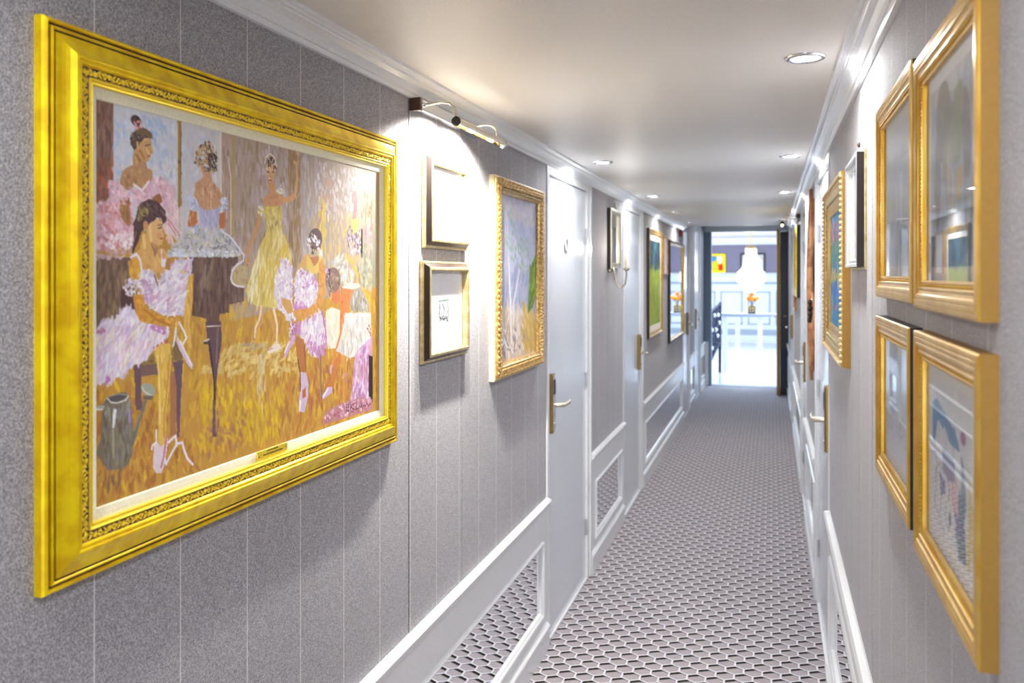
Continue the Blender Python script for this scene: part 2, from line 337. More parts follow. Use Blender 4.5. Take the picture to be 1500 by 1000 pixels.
def art(name, side, y0, y1, z0, z1, stand, W, H, ops, parent, m, seed=1, bg=(200, 200, 200), relief=0.0, tex=0.07, scale=None, gam=1.0):
    wm, hm = (y1-y0)*1000, (z1-z0)*1000
    if scale: ops = [rescale(o, wm/scale[0], hm/scale[1]) for o in ops]
    A, Hh = raster(wm, hm, W, H, ops, seed, bg, tex); A = 255*(A/255)**gam
    X0 = XL+stand if side == 'L' else XR-stand; sg = 1 if side == 'L' else -1
    if side == 'B': X0 = stand; sg = 0
    org = ORG[parent.name]; ys = np.linspace(y0, y1, W); zs = np.linspace(z1, z0, H); Yg, Zg = np.meshgrid(ys, zs)
    Xg = X0+sg*np.clip(Hh, -1, 3)*relief
    co = np.stack([Xg-org.x, Yg-org.y, Zg-org.z], -1).reshape(-1, 3)
    if side == 'B': co = np.stack([Yg-org.x, np.full(Yg.shape, X0)-org.y, Zg-org.z], -1).reshape(-1, 3)
    idx = np.arange(W*H).reshape(H, W); q = np.stack([idx[:-1, :-1], idx[1:, :-1], idx[1:, 1:], idx[:-1, 1:]], -1).reshape(-1, 4)
    if side in 'RB': pass
    me = bpy.data.meshes.new(name); me.vertices.add(W*H); me.vertices.foreach_set('co', co.ravel().astype(np.float32))
    nf = len(q); me.loops.add(nf*4); me.loops.foreach_set('vertex_index', q.ravel().astype(np.int32))
    me.polygons.add(nf); me.polygons.foreach_set('loop_start', np.arange(0, nf*4, 4, dtype=np.int32)); me.polygons.foreach_set('use_smooth', np.ones(nf, bool))
    me.update(calc_edges=True); me.validate()
    s = A/255.0; L = np.where(s <= 0.04045, s/12.92, ((s+0.055)/1.055)**2.4); col = np.concatenate([L, np.ones((H, W, 1))], -1).reshape(-1)
    at = me.color_attributes.new('Paint', 'FLOAT_COLOR', 'POINT'); at.data.foreach_set('color', col.astype(np.float32)); me.materials.append(m)
    o = bpy.data.objects.new(name, me); link(o, parent); ORG[o.name] = org; return o
def rescale(o, a, b):
    if o[0] == 'p': return ('p', o[1], [(x*a, y*b) for x, y in o[2]], o[3])
    if o[0] == 's': return ('s', o[1], [(x*a, y*b) for x, y in o[2]], o[3]*b, o[4]*b)
    if o[0] == 'e': return ('e', o[1], o[2]*a, o[3]*b, o[4]*a, o[5]*b, o[6])
    return ('d', o[1], [(x*a, y*b) for x, y in o[2]], o[3], o[4]*b, o[5]*b, o[6], o[7], o[8])

# ------------------------------------------------------------------ the setting
fl = MB().box(XL-0.3, XR+0.3, -3, 12.7, -0.1, 0); o = fl.build('floor', M['carpet'], kind='structure')
MB().box(XL-0.25, XR+0.25, -3, 9.4, CEIL, CEIL+0.3).build('ceiling', M['plaster'], kind='structure')
MB().box(XL-0.25, XR+0.25, 9.4, 12.7, 2.34, 2.42).build('ceiling', M['plaster'], kind='structure')
# left wall: door openings and wall segments between them
segL = [(-3.0, 3.558), (4.48, 5.53), (6.40, 9.47), (10.19, 10.93), (11.8, 12.7)]
segR = [(-3.0, 3.495), (4.468, 5.74), (6.62, 9.0), (9.9, 12.7)]
mirL = {0: [(1.15, 3.465), (-1.3, 1.0)], 1: [(4.63, 5.45)], 2: [(6.55, 9.35)], 3: [(10.3, 10.85)], 4: [(11.9, 12.6)]}
mirR = {0: [(2.3, 3.40), (0.9, 2.15)], 1: [(4.62, 5.62)], 2: [(6.75, 8.9)], 3: [(10.05, 11.6)]}
seamL = [2.104, 2.515]; seamR = [2.059, 2.370]
def wall(side, segs, mirs, seams, dado, name):
    X = (lambda t: XL+t) if side == 'L' else (lambda t: XR-t)
    top = CEIL if True else 0
    wr = MB().box(X(-0.25), X(-0.02), -3, 12.7, 0, 2.4).build(name, M['backing'], kind='structure'); ORG[wr.name] = Vector((0, 0, 0))
    bb = MB(); tr = MB()
    for i, (a, b) in enumerate(segs):
        ztop = 2.12 if b <= 9.5 else 2.34
        cuts = [a]+[s for s in seams if a < s < b]+[b]
        for c0, c1 in zip(cuts[:-1], cuts[1:]):
            g0 = 0.0024 if c0 != a else 0; g1 = 0.0024 if c1 != b else 0
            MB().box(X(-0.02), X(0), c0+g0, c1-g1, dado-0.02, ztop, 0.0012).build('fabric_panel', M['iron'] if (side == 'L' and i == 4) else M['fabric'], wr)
        MB().prism([(X(-0.002), dado-0.035), (X(0.012), dado-0.035), (X(0.014), dado-0.02), (X(0.024), dado-0.012), (X(0.026), dado-0.002), (X(0.02), dado+0.006), (X(0.004), dado+0.008), (X(-0.002), dado+0.008)], a, b).build('dado_rail', M['white'], wr)
        # white board under the rail with an opening for every mirror
        zb, zt = (0.175, 0.452) if side == 'L' else (0.20, 0.52)
        bd = MB(); x0, x1 = X(-0.02), X(0.004)
        ms = sorted(mirs[i]); prev = a
        bd.box(x0, x1, a, b, 0, zb); bd.box(x0, x1, a, b, zt, dado-0.03)
        for (m0, m1) in ms: bd.box(x0, x1, prev, m0, zb, zt); prev = m1
        bd.box(x0, x1, prev, b, zb, zt); bd.build('wainscot_board', M['white'], wr)
        for (m0, m1) in ms:
            XX = lambda t: X(t)
            MB().frame(XX, m0-0.022, m1+0.022, zb-0.022, zt+0.022, [(0, 0.004), (0.002, 0.010), (0.006, 0.014), (0.012, 0.012), (0.016, 0.008), (0.0218, 0.0045)]).build('panel_moulding', M['white'], wr)
            MB().box(X(-0.019), X(-0.003), m0-0.002, m1+0.002, zb-0.002, zt+0.002).build('mirror_panel', M['mirror'], wr)
        bb.prism([(X(0.004), 0), (X(0.016), 0), (X(0.016), 0.082), (X(0.02), 0.088), (X(0.019), 0.096), (X(0.010), 0.106), (X(0.004), 0.11)], a+0.002, b-0.002)
    bb.build('baseboard_left' if side == 'L' else 'baseboard_right', M['white'], kind='structure')
    pr = [(0, 2.072), (0.010, 2.072), (0.012, 2.076), (0.014, 2.081), (0.018, 2.082), (0.022, 2.089), (0.030, 2.098), (0.042, 2.104), (0.045, 2.104), (0.047, 2.108), (0.053, 2.109), (0.058, 2.112), (0.062, 2.113), (0.064, 2.1205), (0, 2.1205)]
    MB().prism([(X(p), q) for p, q in pr], -3, 9.4).build('trim_1' if side == 'L' else 'trim_2', M['white'], kind='structure')
    return wr
wl_ = wall('L', segL, mirL, seamL, 0.632, 'wall_left'); wr_ = wall('R', segR, mirR, seamR, 0.685, 'wall_right')
def door(n, side, a, b, latch, ztop=2.08, disc=False, glow=False):
    """flush white door in an architrave; latch = Y of the lever plate, lever points along +-Y"""
    X = (lambda t: XL+t) if side == 'L' else (lambda t: XR-t)
    r = sroot('door_%d' % n, (X(0), (a+b)/2, 0))
    ar = MB(); j0, j1 = 0.038, 0.085
    ar.box(X(-0.02), X(0.006), a, a+j0, 0, ztop, 0.003).box(X(-0.02), X(0.006), b-j1, b, 0, ztop, 0.003).box(X(-0.02), X(0.006), a+j0, b-j1, ztop-0.045, ztop, 0.003)
    ar.box(X(0.004), X(0.012), b-0.03, b-0.002, 0, ztop-0.002, 0.002)
    if side == 'L' or n > 4: ar.box(X(-0.02), X(0.004), a+j0, b-j1, 0, 0.012)
    ar.build('architrave', M['white'], r)
    MB().box(X(-0.02), X(-0.006), a+j0+0.002, b-j1-0.002, 0.014, ztop-0.048, 0.002).build('door_leaf', M['door'], r)
    sg = -1 if latch > (a+b)/2 else 1
    pl = MB(); pl.box(X(-0.006), X(0.018), latch-0.024, latch+0.024, 0.905, 1.165, 0.006); pl.build('lock_plate', M['brass'], r)
    MB().box(X(0.0178), X(0.0188), latch-0.020, latch+0.020, 0.911, 1.159, 0.0005).build('plate_face', M['silver'], r)
    cv = MB(); cv.box(X(0.0186), X(0.0205), latch-0.019, latch+0.019, 1.075, 1.14, 0.001); cv.build('card_reader', M['navy'], r)
    if side == 'R': pass
    lv = MB(); z = 1.03
    lv.tube([(X(0.016), latch, z), (X(0.050), latch, z), (X(0.060), latch+sg*0.006, z), (X(0.062), latch+sg*0.02, z), (X(0.062), latch+sg*0.09, z), (X(0.056), latch+sg*0.12, z+0.002)], [0.010, 0.010, 0.010, 0.0095, 0.009, 0.008], 12)
    lv.build('lever', M['nickel'], r)
    MB().lathe((X(0.018), latch, 0.945), [(0.0, 0.004 if side == 'L' else -0.004), (0.007, 0.004 if side == 'L' else -0.004), (0.009, 0)], 14, 'X').build('key_cylinder', M['chrome'], r)
    if disc:
        s = 1 if side == 'L' else -1
        MB().lathe((X(-0.006), 3.945, 1.74), [(0.0, 0.004*s), (0.024, 0.004*s), (0.027, 0.008*s), (0.034, 0.008*s), (0.037, 0.004*s), (0.037, 0)], 36, 'X').build('number_disc', M['silver'], r)
    hg = MB()
    for z in (0.28, 1.05, 1.8):
        yy = (b-j1-0.004) if sg == 1 else (a+j0+0.004); hg.tube([(X(0.0), yy, z-0.04), (X(0.0), yy, z+0.04)], 0.006, 8)
    hg.build('hinge', M['silver'], r)
    return r
door(1, 'L', 3.558, 4.48, 3.632, disc=True)
door(2, 'L', 5.53, 6.40, 6.24)
door(3, 'L', 9.47, 10.19, 10.0, ztop=2.2)
door(4, 'L', 10.93, 11.8, 11.1, ztop=2.3)
door(5, 'R', 3.495, 4.468, 3.56)
door(6, 'R', 5.74, 6.62, 5.83)
door(7, 'R', 9.0, 9.9, 9.75, ztop=2.07)
# the end of the corridor: beam, end wall round the lobby doorway, threshold, open door leaf
MB().box(XL-0.02, XR+0.02, 9.36, 9.44, CEIL, 2.34).build('trim_3', M['white'], kind='structure')
ew = MB(); ew.box(XL-0.03, -0.825, 12.6, 12.7, 0, 2.21, 0.002).box(0.20, XR+0.03, 12.6, 12.7, 0, 2.21, 0.002)
ew = ew.build('wall_end', M['jamb'], kind='structure')
MB().box(XL-0.03, XR+0.03, 12.58, 12.7, 2.21, 2.36, 0.002).build('lintel', M['white'], ew)
MB().frame(lambda t: 0, 0, 0, 0, 0, [(0, 0), (0, 0)])
sk = MB(); sk.box(XL, -0.87, 12.585, 12.6, 0, 0.632, 0.002).box(0.2, 0.216, 12.585, 12.6, 0, 0.6, 0.002); sk.build('baseboard_end', M['white'], kind='structure')
MB().box(-0.825, 0.20, 12.6, 12.78, -0.02, 0.006).build('trim_4', M['threshold'], kind='structure')
r = sroot('door_8', (0.09, 12.2, 0))
MB().box(0.069, 0.108, 11.80, 12.6, 0.01, 2.195, 0.003).build('door_leaf', M['navy'], r)
MB().box(0.067, 0.110, 11.786, 11.80, 0.01, 2.197, 0.002).build('edge_strip', M['ochreside'], r)
lv = MB().tube([(0.069, 11.9, 1.04), (0.03, 11.9, 1.04), (0.02, 11.93, 1.04), (0.02, 12.03, 1.04)], 0.009, 10); lv.build('lever', M['nickel'], r)
MB().tube([(0.09, 12.602, 0.3), (0.09, 12.602, 0.4)], 0.008, 8).build('hinge', M['brass'], r)
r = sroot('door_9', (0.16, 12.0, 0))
MB().box(0.112, 0.214, 11.86, 11.9, 0.01, 2.17, 0.003).build('door_leaf', M['navy'], r)  # not a leaf: dark sheet standing in for the shaded wall beyond
MB().box(0.122, 0.204, 11.852, 11.862, 0.25, 0.62, 0.003).build('lower_panel', M['iron'], r)
MB().tube([(0.15, 11.862, 1.05), (0.15, 11.80, 1.05), (0.19, 11.795, 1.05)], 0.008, 8).build('lever', M['nickel'], r)  # lever added to the dark sheet

# ------------------------------------------------------------------ downlights
def downlight(x, y, z, label):
    t = thing('ceiling_downlight', label, 'downlight', (x, y, z-0.006), 'recessed ceiling downlights')
    MB().lathe((x, y, z), [(0.034, -0.001), (0.034, -0.005), (0.037, -0.007), (0.044, -0.006), (0.047, -0.002), (0.047, 0)], 32).build('trim_ring', M['chrome'], t)
    MB().lathe((x, y, z-0.002), [(0.0, 0), (0.034, 0)], 28).build('lens', M['lens'], t)
    return t
ordn = ['nearest', 'second nearest', 'third nearest', 'farthest']
for i, y in enumerate((2.157, 3.93, 5.64, 8.42)):
    downlight(0.078, y, CEIL, ['large near recessed downlight by the right cornice, largest in the picture', 'second downlight along the right side of the ceiling', 'third downlight along the right side of the ceiling, before the bright band', 'farthest downlight on the right, beside the small picture light'][i])
for i, y in enumerate((3.89, 5.68, 7.17, 8.61)):
    downlight(-0.745, y, CEIL, ['first downlight on the left of the ceiling, above the first white door', 'second downlight along the left side of the ceiling', 'third downlight along the left side of the ceiling', 'farthest downlight on the left, near the red alarm box'][i])
downlight(-0.356, 11.0, 2.34, 'added downlight hidden in the raised ceiling before the lobby doorway')  # added lamp, hidden by the ceiling step, brightens end walls and jambs
for y in (0.4, -1.4):
    for x in (0.078, -0.745): downlight(x, y, CEIL, 'recessed downlight out of view, %s side, %s the viewer' % ('right' if x > 0 else 'left', 'just above' if y > 0 else 'behind'))

# ------------------------------------------------------------------ the large ballet painting
def P3(side, t): return XL+t if side == 'L' else XR-t
FY0, FY1, FZ0, FZ1 = 0.891, 1.993, 1.176, 1.942
bp_ = thing('framed_painting', 'large ballet painting in a wide yellow gilt frame, near left wall', 'painting', (XL, (FY0+FY1)/2, FZ0))
pr = [(0, 0), (0, 12), (1.5, 16), (4, 18.2), (6.5, 17.5), (8, 14.5), (9.2, 12.5), (10.6, 12.8), (11.6, 17), (14, 18.2), (16, 17), (17, 13.5), (18.2, 13.6), (19, 18), (21, 18.6),
      (26, 20), (31, 22), (36, 24.6), (40, 27.4), (43, 29.6), (45, 30.4), (47, 30), (48, 28), (49.5, 27.6), (51, 28.4), (53, 28), (54.2, 25.6), (55.2, 24.0)]
pr = [(a/1000, b/1000) for a, b in pr]
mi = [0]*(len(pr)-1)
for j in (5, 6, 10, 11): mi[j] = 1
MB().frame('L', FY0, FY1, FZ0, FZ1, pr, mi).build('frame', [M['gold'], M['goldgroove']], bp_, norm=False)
MB().frame('L', FY0, FY1, FZ0, FZ1, [(0.0552, 0.024), (0.0565, 0.0225), (0.067, 0.0222), (0.069, 0.024)]).build('ornament_ground', M['goldfloor'], bp_, norm=False)  # violet mottling paints shadow spots into the gold ground
MB().frame('L', FY0, FY1, FZ0, FZ1, [(0.069, 0.0225), (0.0692, 0.0255), (0.071, 0.0262), (0.0725, 0.025), (0.0732, 0.0228), (0.0745, 0.0235), (0.0765, 0.0235), (0.0775, 0.021), (0.0775, 0.012)]).build('sight_edge', M['goldhi'], bp_, norm=False)
MB().frame('L', FY0, FY1, FZ0, FZ1, [(0.0775, 0.0165), (0.084, 0.016), (0.0925, 0.0145), (0.094, 0.0118)]).build('liner', M['liner'], bp_, norm=False)
from mathutils import Matrix
def rail_points(inset, t, side, y0, y1, z0, z1):
    return [((y0+inset, z0+inset), (1, 0), y1-y0-2*inset), ((y1-inset, z0+inset), (0, 1), z1-z0-2*inset), ((y1-inset, z1-inset), (-1, 0), y1-y0-2*inset), ((y0+inset, z1-inset), (0, -1), z1-z0-2*inset)]
def scroll_ornament(side, y0, y1, z0, z1, inset, halfw, t, step, mname, parent, name='scroll_ornament'):
    """running leaf and flower scroll modelled along the four rails"""
    s = 1 if side == 'L' else -1
    for (p, d, ln) in rail_points(inset, t, side, y0, y1, z0, z1):
        mb = MB(); n = max(2, int(round((ln-2*halfw)/step))); st = (ln-2*halfw)/n; nx, nz = -d[1], d[0]
        def pt(a, c, h): return (P3(side, t+h), p[0]+d[0]*a+nx*c, p[1]+d[1]*a+nz*c)
        def leaf(a, c, ang, l, wd, h=0.001):
            l *= 1.15; wd *= 1.2
            ca, sa = math.cos(ang), math.sin(ang)
            dirv = Vector((0, d[0]*ca+nx*sa, d[1]*ca+nz*sa)); prp = Vector((0, -dirv.z, dirv.y)); X_ = Vector((s, 0, 0))
            R = Matrix((X_, dirv, prp)).transposed(); mb.ell(pt(a, c, h), (0.0014, l, wd), 6, 4, R)
        for q in (0.3, 1.0, -0.4): leaf(0.001, 0.001, 0.785+q, 0.0062, 0.0022)
        for i in range(n):
            a = halfw+st*(i+0.5); e = 1 if i % 2 else -1
            w_ = halfw
            for q in range(5):
                an = 2*PI*q/5; leaf(a+0.0022*math.cos(an), 0.0022*math.sin(an)+e*0.0006, an, 0.0024, 0.0013)
            leaf(a, e*0.0006, 0, 0.0012, 0.0012, 0.002)
            leaf(a+st*0.24, e*w_*0.45, e*0.5, 0.0046, 0.0015); leaf(a+st*0.30, -e*w_*0.4, -e*0.6, 0.0042, 0.0014)
            leaf(a-st*0.24, -e*w_*0.5, PI+e*0.5, 0.0046, 0.0015); leaf(a-st*0.33, e*w_*0.35, PI-e*0.7, 0.0040, 0.0013); leaf(a+st*0.45, e*w_*0.1, e*1.0, 0.0036, 0.0012)
            mb.tube([pt(a-st*0.5, -e*w_*0.6, 0.0004), pt(a-st*0.25, e*w_*0.1, 0.0008), pt(a, e*w_*0.75, 0.0006), pt(a+st*0.25, e*w_*0.2, 0.0008), pt(a+st*0.5, e*w_*0.6, 0.0004)], 0.0008, 5, False)
        mb.build(name, M[mname], parent, kind='stuff', norm=False)
scroll_ornament('L', FY0, FY1, FZ0, FZ1, 0.0618, 0.0058, 0.0228, 0.0265, 'goldhi', bp_)
BALLET = [
('p',(198,152,68),[(-5,-2),(902,-32),(902,595),(-5,580)],0.5),
('p',(180,162,152),[(317,-6),(902,-32),(902,280),(317,332)],0.5),
('p',(138,102,90),[(-5,-2),(36,-3),(36,111),(27,149),(-5,181)],0.5),
('d',[(162,124,114),(119,89,79),(148,109,99),(171,138,129)],[(-3,7),(35,6),(35,119),(-3,152)],90,19.4,3.5,90,8,0.8),
('d',[(180,99,73),(162,89,73),(189,114,84)],[(16,87),(36,84),(36,149),(0,151),(0,113)],30,12.3,4.7,85,12,0.8),
('p',(207,214,229),[(35,0),(179,-4),(179,187),(35,178)],0.5),
('d',[(175,198,232),(211,220,238),(226,226,235),(198,207,229),(220,216,225),(162,189,226)],[(36,9),(172,6),(172,176),(36,168)],260,12.2,6.3,75,35,0.6),
('d',[(152,187,232),(171,198,233)],[(90,10),(143,11),(135,50),(105,44)],26,11.4,5.1,60,30,0.5),
('d',[(230,226,228),(219,216,225)],[(120,73),(172,67),(172,138),(120,132)],60,12.6,6.5,70,30,0.6),
('p',(211,211,220),[(182,0),(293,0),(293,182),(182,187)],0.5),
('d',[(198,211,229),(225,223,226),(211,211,225),(207,202,211),(184,198,220)],[(185,8),(286,8),(286,177),(185,170)],160,14.4,6.9,80,25,0.6),
('p',(162,129,76),[(174,-1),(185,0),(185,137),(179,144),(174,138)],0.5),
('s',(221,214,171),[(175,6),(175,138)],2.0,2.0),
('s',(109,89,57),[(184,9),(184,95)],1.5,1.5),
('e',(104,89,63),179,68,3.3,3.3,0),
('s',(230,225,198),[(287,6),(289,182)],4.6,4.6),
('p',(185,162,152),[(291,-2),(323,-2),(323,214),(291,202)],0.5),
('d',[(198,175,166),(162,138,119),(175,152,143)],[(293,6),(319,6),(319,199),(293,188)],50,19.4,4.3,90,6,0.8),
('s',(219,210,180),[(309,43),(317,78),(317,187)],3.6,3.6),
('s',(194,162,73),[(324,5),(324,211)],3.9,3.9),
('d',[(187,171,171),(162,141,114),(171,154,133),(194,182,187),(152,133,110),(182,162,133)],[(329,10),(535,2),(535,247),(329,223)],420,23.3,6.2,90,7,0.65),
('d',[(203,191,211),(211,202,220),(194,185,207)],[(396,9),(504,4),(499,153),(396,146)],70,16.5,7.9,85,14,0.6),
('d',[(162,131,86),(180,150,104),(152,119,80),(141,112,73)],[(504,5),(550,4),(550,247),(509,247)],110,27.1,5.3,90,5,0.75),
('d',[(193,189,200),(180,176,185),(207,203,211),(171,166,171)],[(550,6),(627,4),(627,247),(550,247)],130,22.9,5.1,90,6,0.7),
('d',[(230,218,225),(211,200,203),(239,230,232),(203,187,182),(219,207,219)],[(621,8),(815,5),(815,120),(621,132)],170,13.6,7.3,90,20,0.7),
('d',[(203,180,124),(212,194,143),(193,171,133),(218,194,104),(198,187,162)],[(599,122),(815,107),(815,263),(550,261)],190,18.8,7.2,90,12,0.7),
('p',(162,160,141),[(819,1),(902,2),(902,280),(819,279)],0.6),
('d',[(141,143,126),(174,171,148),(133,114,94)],[(822,4),(876,5),(876,247),(822,247)],70,20.4,5.8,90,8,0.8),
('d',[(135,92,65),(162,114,73)],[(815,0),(879,1),(879,11),(815,11)],10,11.6,5.8,0,25,0.8),
('d',[(207,162,58),(219,180,52),(194,143,65),(212,171,84),(180,124,63),(226,193,56)],[(0,277),(902,247),(902,578),(0,572)],1500,22.0,7.3,92,14,0.6),
('d',[(174,112,65),(162,104,61),(187,126,65)],[(0,403),(159,465),(245,582),(0,572)],170,16.8,6.2,90,20,0.6),
('d',[(180,112,67),(162,100,73),(193,130,69)],[(524,425),(876,443),(876,574),(475,580),(451,510)],190,23.4,8.7,92,14,0.6),
('d',[(229,207,133),(221,196,118),(233,216,152),(211,189,124)],[(223,413),(282,389),(341,376),(524,384),(550,448),(405,441)],170,17.0,7.5,150,35,0.65),
('d',[(232,202,47),(225,191,40),(214,178,52)],[(227,430),(499,477),(475,566),(227,544)],160,19.9,7.4,85,18,0.6),
('d',[(171,118,92),(162,112,98)],[(245,507),(362,496),(358,558),(245,561)],50,12.9,7.2,60,30,0.5),
('d',[(211,194,152),(226,212,171)],[(388,399),(432,403),(419,505),(401,502)],40,20.7,4.6,90,8,0.6),
('p',(118,96,86),[(-5,225),(82,225),(82,320),(-5,335)],0.5),
('d',[(135,110,92),(104,82,73),(152,126,98),(122,98,76),(162,133,104)],[(0,231),(71,232),(68,314),(0,329)],120,17.9,4.8,90,6,0.7),
('p',(89,63,65),[(51,273),(77,274),(77,301),(51,304)],0.5),
('d',[(203,171,175),(189,152,162),(216,189,198)],[(0,213),(77,213),(77,225),(0,229)],40,8.1,4.8,5,15,0.8),
('p',(106,80,76),[(207,218),(337,213),(339,228),(319,238),(315,252),(317,265),(329,271),(356,272),(356,298),(313,303),(311,317),(286,319),(284,340),(252,338),(248,324),(209,318),(195,292),(195,237)],0.5),
('d',[(94,67,67),(120,94,86),(133,110,100),(80,56,58),(126,98,80)],[(213,223),(321,218),(313,296),(245,317),(209,310)],150,23.1,5.6,92,6,0.65),
('d',[(147,126,112),(137,114,98)],[(234,225),(267,224),(256,283),(230,305)],30,20.8,5.5,92,6,0.6),
('d',[(131,106,102),(110,84,80)],[(317,274),(349,275),(351,297),(317,298)],20,13.2,4.4,90,8,0.8),
('p',(100,76,86),[(246,329),(289,331),(291,364),(280,413),(276,436),(272,506),(276,530),(265,528),(267,470),(269,435),(261,406),(252,364)],0.5),
('s',(133,112,124),[(280,342),(276,401)],4.1,4.1),
('s',(63,43,52),[(257,364),(269,429),(272,465)],3.2,3.2),
('s',(216,203,198),[(241,363),(256,360)],2.6,2.6),
('s',(84,63,63),[(243,365),(256,367)],4.0,4.0),
('s',(219,207,198),[(250,338),(286,339)],2.1,2.1),
('d',[(124,92,106),(137,100,98)],[(265,464),(287,467),(282,527),(265,524)],16,19.1,4.2,92,5,0.6),
('p',(198,180,133),[(317,254),(329,235),(366,233),(366,272),(331,270)],0.5),
('d',[(193,171,143),(176,152,110)],[(325,241),(366,238),(366,267),(329,267)],14,10.0,5.9,80,25,0.8),
('p',(185,141,98),[(77,61),(97,63),(106,87),(118,89),(118,102),(115,117),(94,121),(77,117),(68,126),(49,123),(49,110),(53,96),(74,85)],0.5),
('d',[(203,162,112),(162,118,80),(191,150,106)],[(54,95),(115,92),(112,115),(54,119)],36,8.3,4.9,70,35,0.6),
('s',(212,171,118),[(80,65),(82,83)],4.7,4.7),
('p',(205,160,106),[(88,45),(114,36),(115,48),(118,59),(114,65),(108,76),(94,78),(87,70),(81,63),(82,48)],0.4),
('s',(185,122,76),[(90,62),(99,73)],3.6,3.6),
('s',(162,110,69),[(80,69),(91,78)],2.8,2.8),
('s',(235,198,137),[(103,57),(109,64)],2.9,2.9),
('s',(226,191,133),[(100,44),(109,40)],3.6,3.6),
('s',(104,65,56),[(102,53),(111,50)],1.8,1.8),
('s',(178,84,69),[(106,69),(112,67)],1.9,1.9),
('s',(239,203,143),[(115,52),(118,59)],1.9,1.9),
('s',(162,110,69),[(114,61),(117,61)],1.5,1.5),
('p',(86,67,63),[(68,46),(77,34),(97,27),(115,31),(117,39),(100,42),(91,49),(81,61),(77,63),(71,57)],0.5),
('d',[(133,110,80),(73,56,54),(162,137,98),(104,114,124)],[(71,39),(109,30),(112,37),(77,57)],26,5.6,3.0,40,40,0.8),
('p',(124,100,73),[(78,28),(91,24),(106,28),(117,34),(118,41),(111,41),(97,36),(82,38)],0.5),
('e',(88,61,56),81,18,10.9,8.2,0),
('d',[(124,90,69),(63,45,45)],[(74,13),(90,10),(90,20),(74,23)],8,4.6,3.0,30,50,0.8),
('d',[(230,169,175),(242,189,194),(219,152,162)],[(75,23),(96,15),(94,28),(77,31)],12,3.7,3.7,20,60,0.9),
('s',(218,182,126),[(84,50),(85,60)],3.1,3.1),
('p',(171,122,73),[(46,138),(68,136),(74,176),(68,181),(49,164)],0.5),
('d',[(180,133,73),(152,106,65)],[(47,142),(68,140),(71,174),(51,164)],14,10.9,4.9,75,15,0.8),
('p',(230,193,205),[(24,116),(43,112),(60,125),(74,135),(30,139)],0.5),
('p',(230,194,207),[(68,122),(94,124),(106,111),(134,96),(152,103),(169,114),(172,167),(120,193),(82,145)],0.5),
('p',(226,185,198),[(0,151),(27,143),(74,148),(77,209),(0,213)],0.5),
('d',[(235,198,209),(226,180,196),(242,211,219),(218,167,180),(239,219,230),(211,178,198)],[(23,116),(43,112),(60,125),(77,129),(74,137),(27,141)],70,7.2,4.8,20,60,0.9),
('d',[(235,198,209),(226,180,196),(242,211,219),(218,167,180),(239,219,230),(211,178,198)],[(68,121),(94,123),(106,110),(137,94),(152,101),(169,112),(175,171),(120,195),(90,144)],300,8.6,5.1,50,60,0.85),
('s',(246,235,242),[(77,115),(94,122),(109,107)],3.5,3.5),
('d',[(235,198,209),(226,180,196),(242,211,219),(218,167,180),(239,219,230),(211,178,198),(207,133,133)],[(0,150),(27,141),(77,145),(78,209),(0,213)],330,8.0,5.2,60,60,0.85),
('d',[(242,229,232),(246,238,238)],[(16,194),(75,187),(75,211),(16,213)],50,5.4,4.1,30,60,0.9),
('d',[(219,162,162),(211,143,143),(233,180,184)],[(9,151),(46,148),(38,178),(9,185)],34,8.0,4.7,70,40,0.7),
('d',[(239,211,211),(230,198,203),(242,220,220)],[(137,141),(179,143),(189,187),(159,204),(130,189)],90,12.7,3.9,65,25,0.75),
('p',(171,126,80),[(47,148),(67,146),(71,174),(65,179),(50,166)],0.5),
('d',[(185,139,84),(152,110,69)],[(49,150),(65,148),(68,175),(54,165)],16,9.1,3.6,80,15,0.8),
('s',(212,143,143),[(149,159),(179,184)],2.0,2.0),
('s',(212,143,143),[(152,168),(172,187)],1.7,1.7),
('p',(162,104,63),[(115,132),(134,123),(140,136),(130,141)],0.5),
('p',(207,158,118),[(232,72),(241,82),(234,90),(220,98),(216,119),(223,136),(245,143),(270,140),(293,129),(297,116),(282,101),(265,91),(259,68)],0.5),
('d',[(219,171,131),(189,141,106),(228,189,152),(180,133,110)],[(223,98),(278,97),(289,126),(245,139),(227,129)],50,10.4,5.6,60,40,0.6),
('s',(232,203,171),[(261,108),(261,137)],1.9,1.9),
('d',[(143,110,80),(185,156,110),(104,80,69),(212,193,152),(84,65,63),(203,171,124)],[(223,45),(237,30),(259,24),(276,38),(278,65),(270,76),(252,74),(230,72),(220,64)],150,7.3,4.2,60,50,0.9),
('d',[(78,61,63),(100,78,73)],[(250,46),(278,42),(276,73),(256,73)],40,6.3,4.2,80,30,0.9),
('s',(221,171,126),[(234,69),(243,84)],5.3,5.3),
('d',[(207,211,235),(230,232,244),(171,180,219),(194,198,229)],[(199,119),(216,121),(230,136),(223,145),(206,140)],50,6.1,4.6,70,50,0.9),
('d',[(207,211,235),(230,232,244),(162,171,216)],[(289,117),(305,116),(309,135),(293,143),(282,134)],40,6.4,4.9,90,40,0.9),
('p',(203,124,73),[(206,144),(223,145),(225,163),(216,171),(200,172),(202,156)],0.5),
('p',(198,120,71),[(282,144),(301,140),(299,169),(284,170)],0.5),
('d',[(229,194,133),(212,143,84)],[(207,146),(216,146),(209,167),(204,167)],8,8.1,2.7,95,8,0.8),
('p',(185,191,223),[(230,136),(245,142),(274,139),(286,129),(282,165),(293,183),(227,186),(234,168)],0.5),
('d',[(198,198,229),(171,178,218),(211,207,229),(185,171,207)],[(236,142),(280,139),(282,179),(234,181)],60,11.5,4.7,88,14,0.7),
('p',(200,202,205),[(159,211),(179,188),(216,175),(293,174),(321,185),(345,208),(341,218),(159,222)],0.5),
